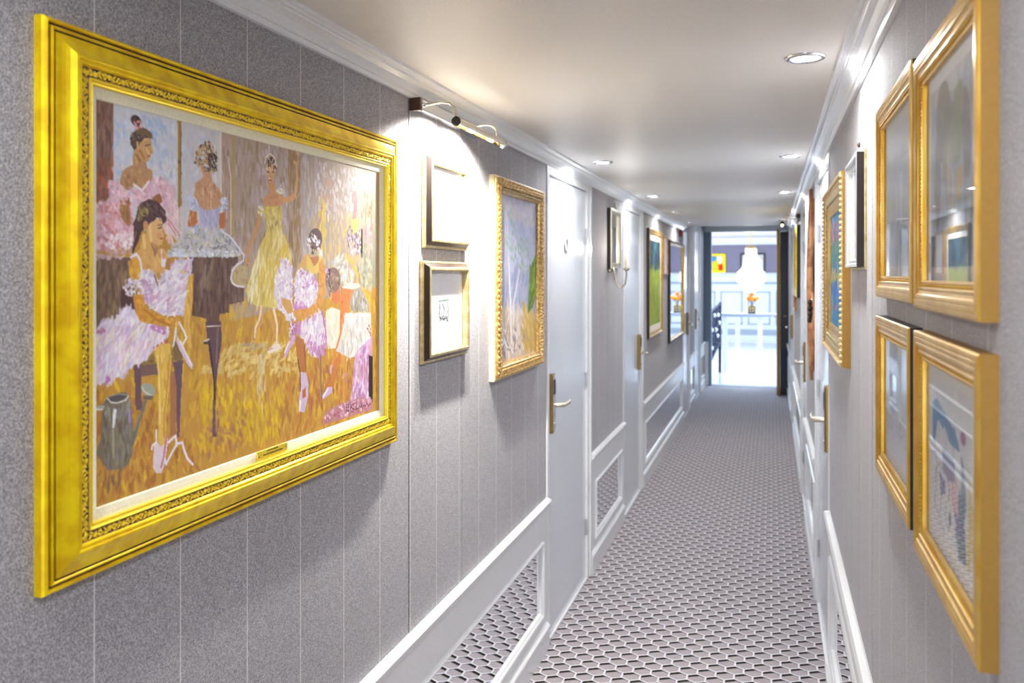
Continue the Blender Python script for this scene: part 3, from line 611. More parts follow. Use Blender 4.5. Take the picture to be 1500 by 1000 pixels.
('d',[(207,209,212),(189,193,198),(221,219,216),(180,185,185),(203,194,211),(211,207,171),(133,133,143)],[(159,209),(179,188),(216,173),(293,171),(321,182),(345,206),(341,216),(162,219)],330,10.4,4.7,120,50,0.85),
('d',[(143,182,219),(171,198,225)],[(209,171),(227,168),(225,182),(213,182)],8,5.1,4.1,60,30,0.6),
('d',[(235,237,240),(219,226,233),(198,207,221)],[(152,209),(337,208),(337,218),(152,222)],80,9.3,4.7,5,12,0.9),
('s',(230,226,240),[(289,174),(313,182),(337,199),(356,215),(354,225),(335,233),(321,243),(317,257),(323,266),(337,271),(356,272)],3.8,3.8),
('d',[(239,230,171),(230,219,180)],[(301,212),(331,211),(331,218),(301,219)],6,5.4,3.5,5,25,0.8),
('s',(212,154,98),[(408,135),(399,161),(383,187),(368,208)],10.3,7.3),
('d',[(212,162,104),(226,171,104),(194,133,84)],[(358,208),(383,205),(375,232),(358,235)],12,7.9,4.5,80,20,0.9),
('s',(218,163,110),[(475,105),(509,101),(530,91)],12.2,10.7),
('s',(221,167,118),[(530,91),(537,57),(535,27)],9.5,7.1),
('d',[(230,189,143),(221,162,124)],[(524,4),(545,1),(542,32),(527,34)],12,7.4,4.0,85,15,0.9),
('p',(211,156,106),[(432,74),(458,71),(460,89),(480,95),(484,114),(465,123),(423,125),(414,109),(437,94)],0.5),
('d',[(225,171,120),(194,133,90)],[(423,100),(480,95),(475,117),(428,121)],18,8.3,4.7,60,40,0.6),
('e',(212,171,130),442,54,15.2,19.6,0),
('d',[(232,212,180),(207,162,124),(221,189,152)],[(428,46),(451,43),(451,66),(432,71)],22,5.9,3.8,80,40,0.8),
('d',[(84,61,58),(114,90,78)],[(426,30),(446,22),(460,34),(460,52),(451,45),(428,43)],26,5.9,3.5,70,40,0.95),
('s',(235,226,189),[(423,41),(426,28),(442,19),(458,26),(463,41)],2.7,2.7),
('s',(104,65,56),[(432,55),(437,55)],2.4,2.4),
('s',(104,65,56),[(449,54),(453,53)],2.4,2.4),
('s',(180,73,63),[(437,70),(446,70)],2.7,2.7),
('s',(189,133,94),[(442,54),(442,65)],2.1,2.1),
('d',[(239,230,189),(230,212,133),(246,240,211)],[(396,123),(423,124),(419,139),(399,138)],20,5.8,4.6,60,50,0.95),
('d',[(239,230,198),(246,240,211)],[(460,86),(489,81),(489,94),(470,96)],14,6.0,4.8,40,50,0.95),
('p',(219,202,104),[(416,123),(484,116),(482,143),(477,170),(432,175),(426,151)],0.5),
('d',[(230,210,104),(207,185,94),(239,226,162),(185,152,104)],[(419,125),(480,119),(475,165),(432,170)],60,8.3,4.7,80,30,0.85),
('p',(226,207,114),[(430,170),(480,163),(499,183),(517,209),(519,236),(499,281),(477,317),(442,313),(405,309),(386,306),(360,281),(383,237),(405,199)],0.5),
('d',[(239,228,171),(219,189,73),(230,203,94),(242,235,198),(207,178,94)],[(430,176),(484,170),(514,217),(477,311),(392,303),(364,280),(392,228)],210,30.4,4.7,100,10,0.75),
('d',[(242,239,211)],[(379,247),(405,209),(396,279),(370,279)],16,29.6,3.0,108,6,0.7),
('s',(239,219,189),[(412,312),(405,334),(392,349),(390,366)],7.4,4.4),
('s',(218,162,104),[(416,314),(414,337),(399,354),(394,374)],5.9,4.4),
('s',(239,225,198),[(453,316),(465,348),(463,385)],7.6,5.1),
('s',(212,152,98),[(442,318),(453,352),(453,379)],4.5,4.5),
('p',(240,230,221),[(453,384),(470,384),(482,394),(456,399),(432,399),(432,394)],0.5),
('s',(207,133,133),[(435,394),(449,391)],2.4,2.4),
('d',[(162,152,143),(185,176,162)],[(351,375),(428,377),(432,388),(362,387)],16,11.4,4.6,175,8,0.6),
('d',[(212,158,110),(203,162,124)],[(638,87),(674,78),(686,95),(644,101)],14,9.3,6.0,60,30,0.6),
('s',(203,143,90),[(638,107),(633,128),(621,152)],6.7,6.7),
('d',[(230,203,73),(219,198,94)],[(621,97),(650,92),(656,159),(650,247),(633,247)],40,18.4,7.0,88,10,0.6),
('e',(203,162,143),668,52,12.0,11.8,0),
('s',(167,131,135),[(788,68),(791,90),(788,118)],19.9,16.2),
('d',[(152,114,124),(185,149,152),(203,162,143)],[(771,66),(808,63),(805,123),(775,122)],24,14.1,4.9,90,10,0.8),
('p',(223,194,104),[(768,126),(795,121),(802,158),(775,163)],0.5),
('d',[(133,112,135),(225,211,225),(110,90,114),(171,152,171)],[(748,151),(768,138),(781,161),(815,135),(819,202),(762,207)],90,8.4,5.6,80,40,0.95),
('p',(40,29,33),[(819,142),(826,145),(826,215),(815,209)],0.5),
('d',[(198,203,203),(212,212,198),(180,189,198),(219,216,189)],[(674,223),(723,204),(755,207),(742,278),(704,262)],60,16.4,7.3,130,30,0.75),
('d',[(162,163,143),(185,182,162),(141,143,126)],[(815,205),(876,224),(876,288),(822,279),(795,247)],60,17.3,7.7,80,25,0.8),
('d',[(187,198,219),(203,212,226)],[(723,235),(788,241),(781,266),(729,265)],24,11.1,7.4,80,30,0.8),
('s',(230,180,78),[(762,210),(775,228),(802,250),(802,269)],8.9,7.1),
('s',(223,171,98),[(798,209),(781,225)],9.1,9.1),
('s',(219,171,104),[(758,241),(762,262)],7.1,7.1),
('d',[(185,124,80),(207,143,84),(143,90,73)],[(847,66),(876,44),(876,119),(850,114)],30,8.8,5.9,80,30,0.85),
('d',[(178,143,162),(162,124,133),(185,162,162)],[(829,135),(876,124),(876,222),(850,214)],34,13.1,5.8,85,20,0.8),
('p',(228,218,235),[(460,255),(480,225),(499,219),(519,236),(519,302),(524,338),(504,337),(470,314),(458,287)],1),
('d',[(239,232,242),(226,214,235),(246,242,246),(211,198,225),(232,225,230),(203,171,207)],[(458,254),(480,223),(499,218),(519,236),(519,302),(530,341),(504,339),(470,314),(456,287)],230,10.9,5.5,75,45,0.9),
('p',(212,162,92),[(480,294),(514,302),(524,324),(504,328),(482,309)],0.5),
('p',(221,174,102),[(535,244),(550,225),(569,211),(593,206),(593,224),(566,236),(550,247),(527,275),(519,264)],0.5),
('p',(230,202,110),[(577,213),(633,215),(627,244),(599,250),(572,236)],0.5),
('p',(232,221,235),[(527,258),(550,238),(593,250),(621,273),(616,305),(582,318),(530,319)],1),
('d',[(239,232,242),(226,214,235),(246,242,246),(211,198,225),(232,225,230),(203,152,198)],[(524,258),(550,236),(593,250),(621,273),(616,305),(582,318),(530,319)],230,11.4,5.7,110,50,0.9),
('d',[(196,133,194),(212,152,203)],[(524,305),(577,309),(577,320),(530,324)],24,8.7,6.7,10,40,0.8),
('p',(218,158,86),[(624,224),(641,218),(653,241),(650,284),(641,313),(616,331),(566,340),(535,341),(522,329),(535,320),(577,320),(610,313),(624,288)],0.5),
('d',[(230,176,94),(203,137,78)],[(627,233),(647,232),(638,313),(550,336),(535,327),(610,313)],44,11.5,5.1,75,40,0.6),
('p',(193,126,84),[(585,213),(599,213),(627,210),(621,224),(604,233)],0.5),
('e',(106,80,80),610,175,27.0,21.5,-10),
('d',[(133,104,94),(84,61,67),(152,118,98)],[(591,179),(621,168),(633,192),(610,213),(591,205)],34,7.7,5.2,60,40,0.85),
('d',[(242,239,246),(229,225,239)],[(577,185),(582,171),(607,163),(627,178),(638,206),(630,215),(616,192),(599,179),(582,194)],46,6.4,5.1,60,40,0.95),
('p',(203,143,189),[(535,344),(556,345),(556,375),(535,371)],0.5),
('p',(226,212,232),[(556,350),(627,330),(650,350),(662,394),(633,417),(599,417),(572,393),(550,375)],1),
('d',[(239,232,242),(226,214,235),(246,242,246),(211,198,225),(232,225,230),(198,143,198)],[(556,350),(627,328),(650,350),(662,394),(633,418),(599,418),(572,393),(550,375)],230,18.0,5.8,100,22,0.85),
('s',(180,114,162),[(638,329),(656,379),(650,423)],5.0,5.0),
('d',[(189,133,185),(207,162,203)],[(577,388),(662,402),(633,430),(593,420)],40,10.4,6.9,95,20,0.8),
('p',(185,120,71),[(527,371),(564,383),(572,416),(574,452),(550,450),(537,413)],0.5),
('s',(152,90,63),[(566,394),(572,444)],4.2,4.2),
('p',(171,114,152),[(509,342),(540,352),(530,382),(514,381)],0.5),
('d',[(239,230,242),(198,152,198)],[(509,342),(540,352),(530,382),(509,375)],24,8.6,4.3,60,50,0.9),
('s',(212,176,212),[(524,376),(509,394),(492,411)],12.6,6.3),
('s',(240,233,246),[(509,383),(492,403)],3.7,3.7),
('p',(212,194,225),[(550,448),(572,451),(582,476),(580,501),(566,533),(545,527),(545,503),(553,476)],0.5),
('p',(194,110,63),[(558,487),(572,480),(572,500),(558,504)],0.5),
('s',(246,242,246),[(550,508),(548,524)],6.4,6.4),
('s',(63,45,56),[(540,421),(550,453),(550,486)],2.9,2.9),
('s',(135,108,114),[(633,421),(633,479),(636,514)],5.0,5.0),
('p',(239,232,219),[(653,329),(680,321),(723,331),(723,369),(704,413),(674,410),(656,379)],0.5),
('d',[(242,239,228),(226,218,207),(212,216,180)],[(656,329),(720,332),(710,410),(662,402)],60,16.1,7.2,90,18,0.7),
('p',(212,124,86),[(680,284),(714,277),(720,305),(698,316),(680,306)],0.5),
('e',(143,116,106),686,262,32.4,26.8,0),
('d',[(162,133,124),(118,94,90),(185,162,143)],[(662,250),(704,247),(714,274),(674,291),(659,306)],44,9.4,5.4,75,30,0.8),
('d',[(216,194,226),(73,56,73),(198,162,211)],[(650,241),(674,234),(674,247),(656,262)],14,6.6,5.3,60,40,0.95),
('p',(232,225,203),[(729,277),(755,269),(808,271),(815,279),(775,284),(729,287)],0.5),
('p',(212,133,80),[(729,280),(788,285),(768,306),(752,333),(736,369),(714,386),(717,323)],0.5),
('d',[(226,150,90),(194,110,69)],[(729,284),(775,287),(742,354),(720,368)],36,13.8,5.5,80,20,0.6),
('s',(214,139,78),[(723,353),(720,384),(698,420),(686,448)],12.2,10.5),
('p',(167,162,149),[(781,284),(812,279),(836,295),(861,322),(861,339),(768,335),(762,312)],0.5),
('d',[(143,139,126),(189,185,171),(203,211,226),(124,114,98)],[(778,291),(829,292),(858,334),(771,331)],44,17.1,5.7,85,18,0.75),
('p',(221,218,212),[(742,336),(868,341),(872,410),(836,436),(762,439),(698,418),(729,381)],0.5),
('d',[(239,235,230),(203,198,193),(185,182,171),(242,239,242),(212,198,207)],[(742,342),(861,348),(865,410),(762,436),(707,416)],150,25.4,5.6,98,14,0.75),
('d',[(194,73,73),(133,52,52)],[(847,368),(868,369),(868,397),(850,396)],8,7.3,5.8,80,25,0.8),
('p',(203,126,71),[(692,441),(714,421),(723,429),(698,469),(680,500),(656,500),(674,478)],0.5),
('s',(212,152,84),[(732,436),(736,473),(732,522)],12.3,8.8),
('p',(212,180,219),[(638,509),(662,493),(683,494),(680,506),(656,514),(641,517)],0.5),
('s',(242,237,246),[(644,510),(662,497)],5.0,5.0),
('s',(198,171,211),[(674,462),(680,449)],6.8,6.8),
('d',[(212,180,198),(189,133,171)],[(729,473),(755,472),(748,493),(732,485)],8,6.9,5.5,60,25,0.8),
('p',(196,160,196),[(788,435),(815,419),(850,408),(876,397),(876,574),(762,541),(775,496)],0.5),
('d',[(211,180,214),(180,130,180),(230,212,230),(198,152,162),(171,114,162)],[(788,438),(865,410),(868,560),(768,539)],150,20.1,7.7,95,18,0.8),
('p',(47,29,33),[(858,441),(879,447),(879,558),(858,539)],0.5),
('p',(185,133,143),[(638,570),(650,546),(698,538),(748,536),(822,537),(876,549),(876,574)],0.5),
('d',[(211,171,198),(180,114,133),(230,203,219),(171,104,124),(198,143,171)],[(644,568),(656,550),(742,538),(868,547),(868,568)],120,11.1,6.3,40,60,0.85),
('s',(52,31,40),[(758,544),(745,544),(748,550),(745,557),(758,558)],2.0,2.0),
('s',(52,31,40),[(748,550),(758,550)],1.9,1.9),
('s',(52,31,40),[(768,545),(765,559)],2.0,2.0),
('s',(52,31,40),[(781,544),(768,552),(785,560)],2.0,2.0),
('s',(52,31,40),[(791,557),(795,546),(791,560),(802,560)],2.0,2.0),
('s',(52,31,40),[(808,561),(808,553),(815,560),(822,553),(822,561)],2.0,2.0),
('s',(52,31,40),[(829,561),(833,555),(840,561),(850,554),(854,561),(868,558)],2.0,2.0),
('p',(152,126,76),[(77,379),(179,367),(185,386),(130,392),(82,392)],0.5),
('d',[(162,137,73),(133,104,63)],[(80,381),(175,371),(179,385),(85,388)],24,7.7,5.1,10,20,0.8),
('p',(110,84,96),[(77,387),(91,387),(94,456),(81,454)],0.5),
('p',(124,98,98),[(88,388),(130,389),(130,406),(91,405)],0.5),
('p',(171,118,84),[(159,406),(174,402),(172,507),(157,509)],0.5),
('p',(106,84,104),[(164,390),(189,388),(187,409),(182,469),(180,513),(174,512),(172,423)],0.5),
('p',(230,218,235),[(0,335),(14,318),(38,316),(54,304),(78,301),(87,320),(118,326),(156,339),(146,358),(118,365),(103,380),(80,383),(65,395),(30,404),(6,406),(0,398)],2),
('d',[(230,221,239),(219,207,232),(239,232,240),(242,228,228)],[(0,335),(11,320),(35,316),(54,303),(77,301),(85,320),(115,326),(152,337),(143,355),(115,366),(103,380),(80,384),(68,397),(30,406),(6,407),(0,398)],420,18.3,5.4,118,20,0.85),
('d',[(211,171,211),(230,198,219),(198,189,230),(242,239,246),(235,226,189)],[(0,345),(27,323),(77,320),(143,338),(105,369),(77,381),(34,402),(4,399)],150,21.8,3.6,118,16,0.6),
('d',[(203,143,198),(194,124,180)],[(111,326),(149,336),(143,343),(118,335)],18,7.7,5.1,15,20,0.8),
('d',[(198,124,189)],[(16,401),(27,398),(24,408)],5,7.1,4.7,30,25,0.8),
('d',[(185,124,162)],[(1,331),(24,325),(14,336)],8,7.0,4.7,30,25,0.8),
('d',[(216,133,73),(203,110,84)],[(115,362),(152,354),(156,363),(121,369)],14,5.8,5.1,10,40,0.8),
('p',(230,193,98),[(121,366),(137,359),(157,360),(161,379),(157,417),(149,464),(146,517),(138,519),(130,512),(130,461),(132,408),(124,384)],0.5),
('d',[(240,212,124),(212,162,69),(233,198,84)],[(130,370),(156,365),(152,417),(143,506),(134,494),(135,419)],50,15.5,3.9,92,8,0.6),
('s',(203,145,69),[(156,378),(152,421),(145,463),(143,506)],3.2,3.2),
('p',(226,178,110),[(77,221),(91,211),(96,186),(114,191),(121,203),(127,216),(143,209),(154,224),(157,238),(143,246),(124,248),(106,246),(91,235),(78,240)],0.5),
('d',[(235,198,124),(212,152,90),(226,180,114)],[(82,217),(124,211),(152,222),(152,237),(115,244),(88,231)],44,8.6,5.1,40,50,0.55),
('d',[(162,118,114),(180,133,104)],[(118,206),(130,207),(124,222),(115,218)],8,7.6,3.8,80,20,0.6),
('s',(239,209,133),[(97,191),(100,208)],6.0,6.0),
('p',(230,187,126),[(103,173),(124,163),(138,164),(141,174),(143,185),(140,190),(141,193),(137,203),(127,206),(117,202),(106,191)],0.4),
('e',(225,162,112),132,189,6.2,5.3,0),
('s',(207,152,98),[(115,201),(129,206)],2.9,2.9),
('s',(162,118,90),[(115,204),(124,218)],2.9,2.9),
('p',(230,187,126),[(141,176),(148,183),(141,187)],0.2),
('s',(239,210,143),[(111,174),(114,197)],6.0,6.0),
('s',(193,86,80),[(135,194),(140,193)],2.2,2.2),
('s',(84,58,52),[(130,178),(138,176)],2.0,2.0),
('s',(124,90,69),[(129,173),(140,172)],1.5,1.5),
('s',(162,104,73),[(141,180),(143,185)],1.5,1.5),
('p',(88,65,67),[(80,164),(85,148),(97,138),(111,133),(130,137),(146,149),(149,164),(140,171),(137,162),(127,161),(121,167),(112,170),(106,177),(94,184),(88,198),(82,209),(74,220),(72,213),(77,192),(75,174)],0.5),
('d',[(185,165,98),(162,143,84),(133,114,80),(198,180,104)],[(85,150),(103,139),(112,147),(103,162),(85,167)],34,8.4,2.7,60,25,0.75),
('d',[(73,52,56),(124,98,106),(98,73,76)],[(106,137),(143,149),(146,162),(118,161)],36,8.6,2.6,40,20,0.85),
('s',(133,110,104),[(82,186),(78,199),(75,213)],3.6,3.6),
('s',(80,56,58),[(85,184),(81,197),(74,217)],2.4,2.4),
('e',(221,167,110),102,175,5.4,7.3,0),
('s',(198,133,84),[(102,171),(103,181)],1.7,1.7),
('p',(223,169,80),[(65,230),(78,224),(88,230),(93,246),(88,258),(74,260),(67,248)],0.5),
('d',[(239,193,69),(207,143,63)],[(68,232),(87,231),(88,256),(72,256)],22,9.2,4.9,90,12,0.6),
('s',(240,232,242),[(71,224),(82,219),(90,227),(94,244)],4.0,4.0),
('s',(239,230,240),[(137,211),(138,226)],2.5,2.5),
('p',(233,223,239),[(91,244),(115,248),(130,265),(149,241),(167,228),(211,224),(211,243),(202,281),(189,317),(143,315),(115,303),(99,290)],1),
('s',(203,162,203),[(130,267),(149,244),(169,229)],2.7,2.7),
('d',[(239,232,242),(226,214,235),(246,242,246),(211,198,225),(232,225,230),(212,162,198)],[(91,244),(118,247),(130,263),(149,244),(169,228),(211,225),(207,248),(197,292),(185,316),(143,312),(115,301),(100,290)],330,13.6,5.7,150,35,0.85),
('d',[(211,176,212),(198,162,203)],[(94,260),(112,253),(121,290),(103,294)],24,8.5,5.0,80,40,0.7),
('d',[(230,198,124)],[(179,246),(195,239),(192,250)],6,7.0,4.0,30,25,0.8),
('p',(242,237,242),[(137,226),(149,224),(148,237),(138,239)],0.5),
('p',(185,133,73),[(149,226),(159,222),(157,243),(146,241)],0.5),
('s',(133,90,52),[(121,250),(129,267)],2.4,2.4),
('d',[(239,232,242),(226,214,235),(246,242,246),(211,198,225),(232,225,230),(212,194,162)],[(51,264),(63,256),(91,258),(96,273),(91,281),(65,283)],60,6.5,4.2,60,50,0.9),
('p',(219,162,65),[(75,281),(96,280),(99,299),(115,308),(143,316),(162,322),(179,317),(185,328),(179,338),(159,334),(130,328),(105,325),(88,319),(80,303)],0.5),
('d',[(233,180,73),(198,133,56)],[(78,283),(94,283),(100,304),(159,324),(156,330),(97,321),(82,306)],50,11.3,5.0,45,40,0.55),
('p',(230,185,90),[(200,253),(214,248),(213,293),(207,338),(211,372),(202,369),(194,348),(190,323),(195,292)],0.5),
('d',[(239,203,104),(212,162,73)],[(197,259),(211,259),(207,327),(200,360),(194,326)],26,12.1,3.5,92,8,0.6),
('s',(246,219,133),[(129,376),(132,419),(134,483)],2.9,2.9),
('s',(193,130,56),[(97,302),(130,322),(159,331)],3.6,3.6),
('s',(198,143,69),[(214,250),(213,293),(206,338)],2.3,2.3),
('p',(133,110,73),[(162,357),(179,356),(189,381),(185,390),(169,388)],0.5),
('p',(226,203,226),[(174,347),(185,362),(214,399),(211,407),(200,397),(182,374),(172,358)],0.5),
('s',(244,240,246),[(182,358),(209,399)],3.1,3.1),
('d',[(246,242,246),(219,198,225),(239,226,239)],[(130,269),(202,230),(195,292),(179,312),(137,297)],60,21.7,3.9,-35,10,0.6),
('s',(242,239,246),[(172,329),(170,347),(165,364)],3.8,3.8),
('s',(242,239,246),[(179,327),(192,344),(197,353),(189,363)],3.8,3.8),
('d',[(230,185,100),(207,152,73)],[(159,317),(182,316),(185,332),(162,333)],14,5.9,4.0,30,40,0.8),
('p',(230,216,228),[(121,513),(129,512),(137,520),(146,517),(152,501),(152,519),(143,553),(137,561),(124,558),(118,548),(120,527)],0.5),
('s',(198,124,152),[(149,507),(143,536),(137,552)],4.2,4.2),
('s',(242,239,246),[(126,492),(126,511),(117,514),(115,520)],3.2,3.2),
('s',(239,233,246),[(154,516),(170,509),(174,523),(162,534),(154,543),(148,550),(145,541)],4.2,4.2),
('s',(235,226,242),[(172,522),(187,523),(192,537),(200,552),(213,564)],4.5,4.5),
('p',(126,120,106),[(15,436),(24,427),(64,429),(71,442),(75,473),(74,518),(65,533),(51,536),(24,532),(14,520),(1,503),(11,482),(13,449)],0.5),
('d',[(143,139,124),(104,98,88),(152,143,114),(133,124,133),(118,106,80),(162,162,152)],[(16,438),(68,441),(72,514),(54,532),(22,527),(14,483)],130,18.0,4.8,90,8,0.65),
('e',(98,90,92),43,430,22.2,6.0,-5),
('s',(230,230,226),[(23,428),(30,435),(43,438),(60,436),(65,431)],2.0,2.0),
('s',(162,162,143),[(27,426),(46,425),(65,429)],1.8,1.8),
('s',(230,233,239),[(38,449),(35,471)],6.9,4.6),
('s',(171,162,143),[(35,476),(35,516)],4.6,2.3),
('s',(162,143,198),[(67,453),(68,468)],4.7,4.7),
('s',(124,122,110),[(72,503),(85,475),(102,444)],10.6,5.9),
('s',(152,149,114),[(77,484),(91,459)],2.8,2.8),
('e',(167,173,158),108,427,16.7,9.4,25),
('s',(212,219,207),[(93,420),(100,429),(115,437)],2.1,2.1),
('s',(114,106,98),[(100,438),(115,440)],6.0,6.0),
('e',(171,176,171),9,440,10.4,3.9,0),
('s',(230,235,239),[(1,441),(14,443)],1.8,1.8),
('d',[(133,98,73),(124,104,94)],[(14,531),(54,538),(51,562),(19,558)],16,14.3,4.8,90,10,0.5)
]
CY0, CY1, CZ0, CZ1 = 0.984, 1.900, 1.270, 1.850
art('canvas', 'L', CY0, CY1, CZ0, CZ1, 0.012, 560, 470, BALLET, bp_, M['paint'], seed=3, bg=(190, 150, 90), relief=0.0002, tex=0.05)
# small brass plaque pinned on the liner
pq = MB().box(XL+0.0165, XL+0.019, 1.372, 1.475, 1.2545, 1.2715, 0.0008).build('plaque', M['goldhi'], bp_, 'small engraved brass plaque')
for py_, pz_ in ((1.378, 1.2615), (1.469, 1.2645)): MB().ell((XL+0.0192, py_, pz_), (0.0008, 0.0014, 0.0014)).build('pin', M['darkrail'], pq)
ls = MB()
for row, (ya, yb) in enumerate(((1.404, 1.440), (1.392, 1.456))):
    y = ya
    while y < yb:
        wdt = random.uniform(0.002, 0.005); ls.box(XL+0.019, XL+0.0193, y, y+wdt, 1.2672-row*0.006, 1.2690-row*0.006+random.uniform(0, 0.001)); y += wdt+0.0012
ls.build('engraved_lines', M['bronzed'], pq)

# ------------------------------------------------------------------ other pictures
def picture(name, label, cat, side, y0, y1, z0, z1, prof, fm, mi=None, stand=None, group=None, glass=None, matw=None, matm='matboard', inner=None):
    """frame > (frame, back), mat with window, glass; returns root and the opening rectangle"""
    r = thing(name, label, cat, (P3(side, 0), (y0+y1)/2, z0), group)
    MB().frame(side, y0, y1, z0, z1, prof, mi).build('frame', fm, r, norm=False)
    wi = prof[-1][0]; st = stand if stand is not None else max(prof[-1][1]-0.004, 0.003)
    a = (y0+wi, y1-wi, z0+wi, z1-wi)
    if matw:
        ms = st+0.0015
        MB().frame(side, a[0], a[1], a[2], a[3], [(0, ms), (matw-0.0015, ms), (matw, ms-0.0015)]).build('mat', M[matm], r, norm=False)
    MB().box(P3(side, 0.0005), P3(side, st-0.001), a[0]-0.002, a[1]+0.002, a[2]-0.002, a[3]+0.002).build('backing_board', M['darkrail'], r)
    if glass is not None:
        MB().box(P3(side, glass), P3(side, glass+0.0012), a[0]-0.001, a[1]+0.001, a[2]-0.001, a[3]+0.001).build('glass', M['glass'], r)
    return r, a, st
mm = lambda L: [(a/1000, b/1000) for a, b in L]
# two small champagne frames with black inner bevel, one above the other
pc = mm([(0, 0), (0, 9), (1.5, 11), (5, 11.5), (7, 11), (17, 24), (19, 26), (24, 26.5), (27, 25), (29, 21), (29, 6)])
mic = [0, 0, 0, 0, 1, 0, 0, 0, 0, 0]
for i, (ya, yb, za, zb, lab) in enumerate(((2.19, 2.53, 1.675, 1.940, 'small champagne-edged frame with blank white picture, directly under the picture light'), (2.175, 2.53, 1.352, 1.638, 'small champagne-edged frame with a tiny ink print on a wide white mat'))):
    r, a, st = picture('framed_print', lab, 'picture', 'L', ya, yb, za, zb, pc, [M['champagne'], M['darkrail']], mic, 0.005, glass=0.0085)
    gy, gz = (a[0]+a[1])/2, (a[2]+a[3])/2
    if i == 0:
        art('print', 'L', a[0], a[1], a[2], a[3], 0.005, 40, 40, [('d', [(236, 236, 236), (226, 228, 230)], [(20, 20), (80, 20), (80, 80), (20, 80)], 20, 12, 5, 90, 40, .4)], r, M['print'], 5, (240, 240, 240), 0, 0.02, (100, 100))
    else:
        ops = [('p', (216, 222, 224), [(34, 38), (62, 38), (62, 66), (34, 66)], .2), ('s', (90, 120, 100), [(35, 38), (61, 37)], 2, 2), ('s', (40, 44, 50), [(37, 42), (36, 54), (38, 64)], 3, 1.5),
               ('s', (50, 56, 60), [(58, 40), (60, 52), (58, 62)], 2, 1.2), ('s', (60, 70, 80), [(44, 42), (50, 50), (46, 58), (40, 62)], 2.4, 1.6), ('d', [(60, 66, 74), (110, 120, 130), (180, 190, 196), (40, 42, 46)], [(36, 58), (60, 58), (60, 65), (36, 65)], 26, 6, 2, 10, 40, .8),
               ('d', [(150, 160, 170), (200, 206, 210), (90, 98, 106)], [(38, 42), (58, 42), (58, 60), (38, 60)], 30, 5, 2, 60, 50, .6)]
        art('print', 'L', a[0], a[1], a[2], a[3], 0.005, 140, 140, ops, r, M['print'], 6, (238, 236, 238), 0, 0.03, (100, 100))
# birch landscape in an ornate antique-gold frame
BY0, BY1, BZ0, BZ1 = 2.782, 3.408, 1.232, 1.944
pb = mm([(0, 0), (0, 19), (4, 20), (6, 20), (7, 23), (11, 29), (18, 33), (28, 33.5), (36, 31), (40, 27), (41, 29), (44, 30.5), (46, 29), (48, 25), (54, 22), (58, 20), (58, 12)])
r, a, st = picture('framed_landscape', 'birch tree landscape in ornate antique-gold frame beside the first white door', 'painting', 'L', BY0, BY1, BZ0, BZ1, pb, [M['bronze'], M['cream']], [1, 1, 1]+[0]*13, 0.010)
def leaf_crust(side, y0, y1, z0, z1, inset, t, step, rr, mname, parent, name='leaf_ornament', flat=0.5):
    for (p, d, ln) in rail_points(inset, t, side, y0, y1, z0, z1):
        mb = MB(); n = int(ln/step); nx, nz = -d[1], d[0]
        for i in range(n+1):
            for c, an in ((-rr*0.9, 0.7), (rr*0.9, -0.7), (0, 0)):
                aa = ln*i/n+(step*0.5 if c == 0 else 0)
                if aa > ln: continue
                dirv = Vector((0, d[0]*math.cos(an)+nx*math.sin(an), d[1]*math.cos(an)+nz*math.sin(an))); prp = Vector((0, -dirv.z, dirv.y))
                R = Matrix((Vector((1, 0, 0)), dirv, prp)).transposed()
                mb.ell((P3(side, t), p[0]+d[0]*aa+nx*c, p[1]+d[1]*aa+nz*c), (rr*flat, rr*1.1, rr*0.62), 6, 5, R)
        mb.build(name, M[mname], parent, kind='stuff', norm=False)
leaf_crust('L', BY0, BY1, BZ0, BZ1, 0.023, 0.032, 0.019, 0.0095, 'bronze', r)
def beads(side, y0, y1, z0, z1, inset, t, step, rr, mname, parent):
    for (p, d, ln) in rail_points(inset, t, side, y0, y1, z0, z1):
        mb = MB(); n = int(ln/step)
        for i in range(n): mb.ell((P3(side, t), p[0]+d[0]*(ln*(i+.5)/n), p[1]+d[1]*(ln*(i+.5)/n)), (rr, rr, rr), 6, 4)
        mb.build('bead_row', M[mname], parent, kind='stuff', norm=False)
beads('L', BY0, BY1, BZ0, BZ1, 0.044, 0.030, 0.012, 0.0042, 'champagne', r)
